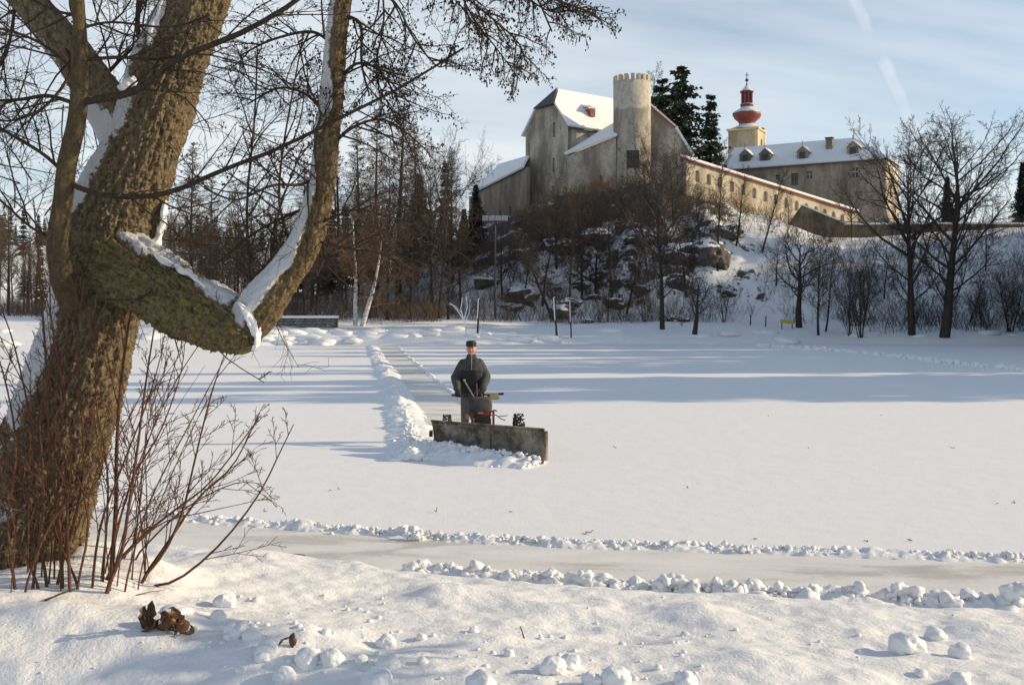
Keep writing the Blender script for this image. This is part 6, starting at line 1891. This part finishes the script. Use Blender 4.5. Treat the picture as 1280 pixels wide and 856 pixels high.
# arms inside the sleeves, hands
joints = {}
for s_, h in ((-1, hR), (1, hL)):
    sh_, el_, wr_ = Vector((.180*s_, .02, 1.385)), Vector((.285*s_ + (.0 if s_ < 0 else -.02), .04, 1.14)), h+Vector((.012*s_, .085, .065))
    joints[s_] = (sh_, el_, wr_)
    capsule(Vs, Fs, sh_, el_, .052, .045); capsule(Vs, Fs, el_, wr_, .045, .036)
    pc_ = h+Vector((0, .042, .040))
    capsule(Vs, Fs, wr_, pc_, .034, .036)
    capsule(Vs, Fs, pc_+Vector((-.030, 0, 0)), pc_+Vector((.030, 0, 0)), .027, .027)
    for i, (fx_, ln) in enumerate(((-.036, .92), (-.012, 1.0), (.013, .97), (.037, .82))):
        b0_ = pc_+Vector((fx_, -.012, .012)); k1_ = h+Vector((fx_, -.020, .036*ln)); k2_ = h+Vector((fx_, -.040, .004)); k3_ = h+Vector((fx_, -.022, -.030*ln))
        capsule(Vs, Fs, b0_, k1_, .0135, .013, 10); capsule(Vs, Fs, k1_, k2_, .013, .012, 10); capsule(Vs, Fs, k2_, k3_, .012, .011, 10)
    tb0 = pc_+Vector((-.040*s_, .0, -.008)); tb1 = h+Vector((-.058*s_, .012, -.020)); tb2 = h+Vector((-.040*s_, -.022, -.036))
    capsule(Vs, Fs, tb0, tb1, .0155, .0145, 10); capsule(Vs, Fs, tb1, tb2, .0145, .012, 10)
bm_ = remeshed('body', Vs, Fs, .0075, 3)
for k in ('skin', 'trousers', 'glove', 'boot'): bm_.materials.append(M[k])
cen = np.empty(len(bm_.polygons)*3, np.float32); bm_.polygons.foreach_get('center', cen); cen = cen.reshape(-1, 3)
mi = np.zeros(len(cen), np.int32)
mi[cen[:, 2] < 1.40] = 1
dR = np.minimum(np.linalg.norm(cen-np.array(hR), axis=1), np.linalg.norm(cen-np.array(hL), axis=1))
mi[dR < .155] = 2
mi[(cen[:, 2] < .17)] = 3
bm_.polygons.foreach_set('material_index', mi)
body = link('body', bm_, None, man)
# jacket
Vs, Fs = [], []
loft(Vs, Fs, [(0, .01, .80, .001, .001), (0, .01, .805, .198, .150), (0, .005, .92, .200, .152), (0, 0, 1.05, .195, .150), (0, 0, 1.20, .205, .152), (0, .0, 1.32, .218, .148), (0, .01, 1.40, .200, .132), (0, .01, 1.46, .140, .110), (0, .008, 1.50, .084, .084), (0, .004, 1.555, .078, .080), (0, .004, 1.56, .001, .001)], pw=.88)
for s_ in (-1, 1):
    sh_, el_, wr_ = joints[s_]
    capsule(Vs, Fs, sh_-Vector((.03*s_, 0, 0)), el_, .092, .080); capsule(Vs, Fs, el_, wr_+(el_-wr_)*.10, .082, .058)
    capsule(Vs, Fs, wr_+(el_-wr_)*.24, wr_+(el_-wr_)*.10, .064, .058)
jm = remeshed('jacket', Vs, Fs, .010, 3)
co_ = np.empty(len(jm.vertices)*3, np.float32); jm.vertices.foreach_get('co', co_); co_ = co_.reshape(-1, 3)
# folds in the cloth
no_ = np.empty(len(jm.vertices)*3, np.float32); jm.vertices.foreach_get('normal', no_); no_ = no_.reshape(-1, 3)
fold = fbm(co_[:, 0]*7, co_[:, 1]*7, co_[:, 2]*4.5+3, 3)*.010 + (1-2*np.abs(fbm(co_[:, 0]*5+9, co_[:, 1]*5, co_[:, 2]*9, 2)))*.006
jm.vertices.foreach_set('co', (co_+no_*fold[:, None]).ravel()); jm.update()
jm.materials.append(M['jacket']); jm.materials.append(M['jacket_black'])
cen = np.empty(len(jm.polygons)*3, np.float32); jm.polygons.foreach_get('center', cen); cen = cen.reshape(-1, 3)
mi = ((cen[:, 2] < 1.275) & (np.abs(cen[:, 0]) < .185-.06*np.clip((1.0-cen[:, 2])*2, 0, 1)*0) & (cen[:, 1] < .03)).astype(np.int32)
mi[(np.abs(cen[:, 0]) > .19)] = 0
jm.polygons.foreach_set('material_index', mi)
link('jacket', jm, None, man)
# dark zip line
Vz = Tubes(); Vz.add([Vector((.012, -.158, 1.28)), Vector((.012, -.150, 1.38)), Vector((.010, -.112, 1.48)), Vector((.008, -.086, 1.54))], [.005]*4, 5)
link('zip', Vz.mesh('zip'), M['grey_metal'], man)
# cap with short peak
Vs, Fs = [], []
loft(Vs, Fs, [(0, .005, 1.690, .001, .001), (0, .005, 1.693, .090, .108), (0, .006, 1.725, .097, .116), (0, .004, 1.765, .098, .118), (0, .0, 1.790, .085, .105), (0, -.004, 1.803, .05, .06), (0, -.004, 1.806, .001, .001)])
loft(Vs, Fs, ell((0, -.105, 1.702), (.066, .045, .010)))
link('cap', remeshed('cap', Vs, Fs, .008, 2), M['cap'], man)
# hair below the cap at the sides and the back
Vs, Fs = [], []
loft(Vs, Fs, [(0, .030, 1.615, .001, .001), (0, .032, 1.618, .070, .066), (0, .024, 1.66, .082, .080), (0, .016, 1.70, .084, .092), (0, .016, 1.704, .001, .001)])
link('hair', remeshed('hair', Vs, Fs, .008, 2), M['hair'], man)
for s_ in (-1, 1):
    V_, F_ = ICO[2]; me = raw_mesh('eye', V_*np.array([.011, .007, .006]), [F_]); smooth_on(me); link('eye', me, M['glove'], man, (.031*s_, -.0905, 1.662))
    tubes_obj('eyebrow', [([Vector((.018*s_, -.100, 1.680)), Vector((.034*s_, -.099, 1.684)), Vector((.050*s_, -.090, 1.679))], [.004, .005, .003])], M['hair'], man)
tubes_obj('mouth', [([Vector((-.024, -.094, 1.597)), Vector((0, -.099, 1.593)), Vector((.024, -.094, 1.597))], [.003, .005, .003])], simple('lips', (.30, .09, .07), .5), man)
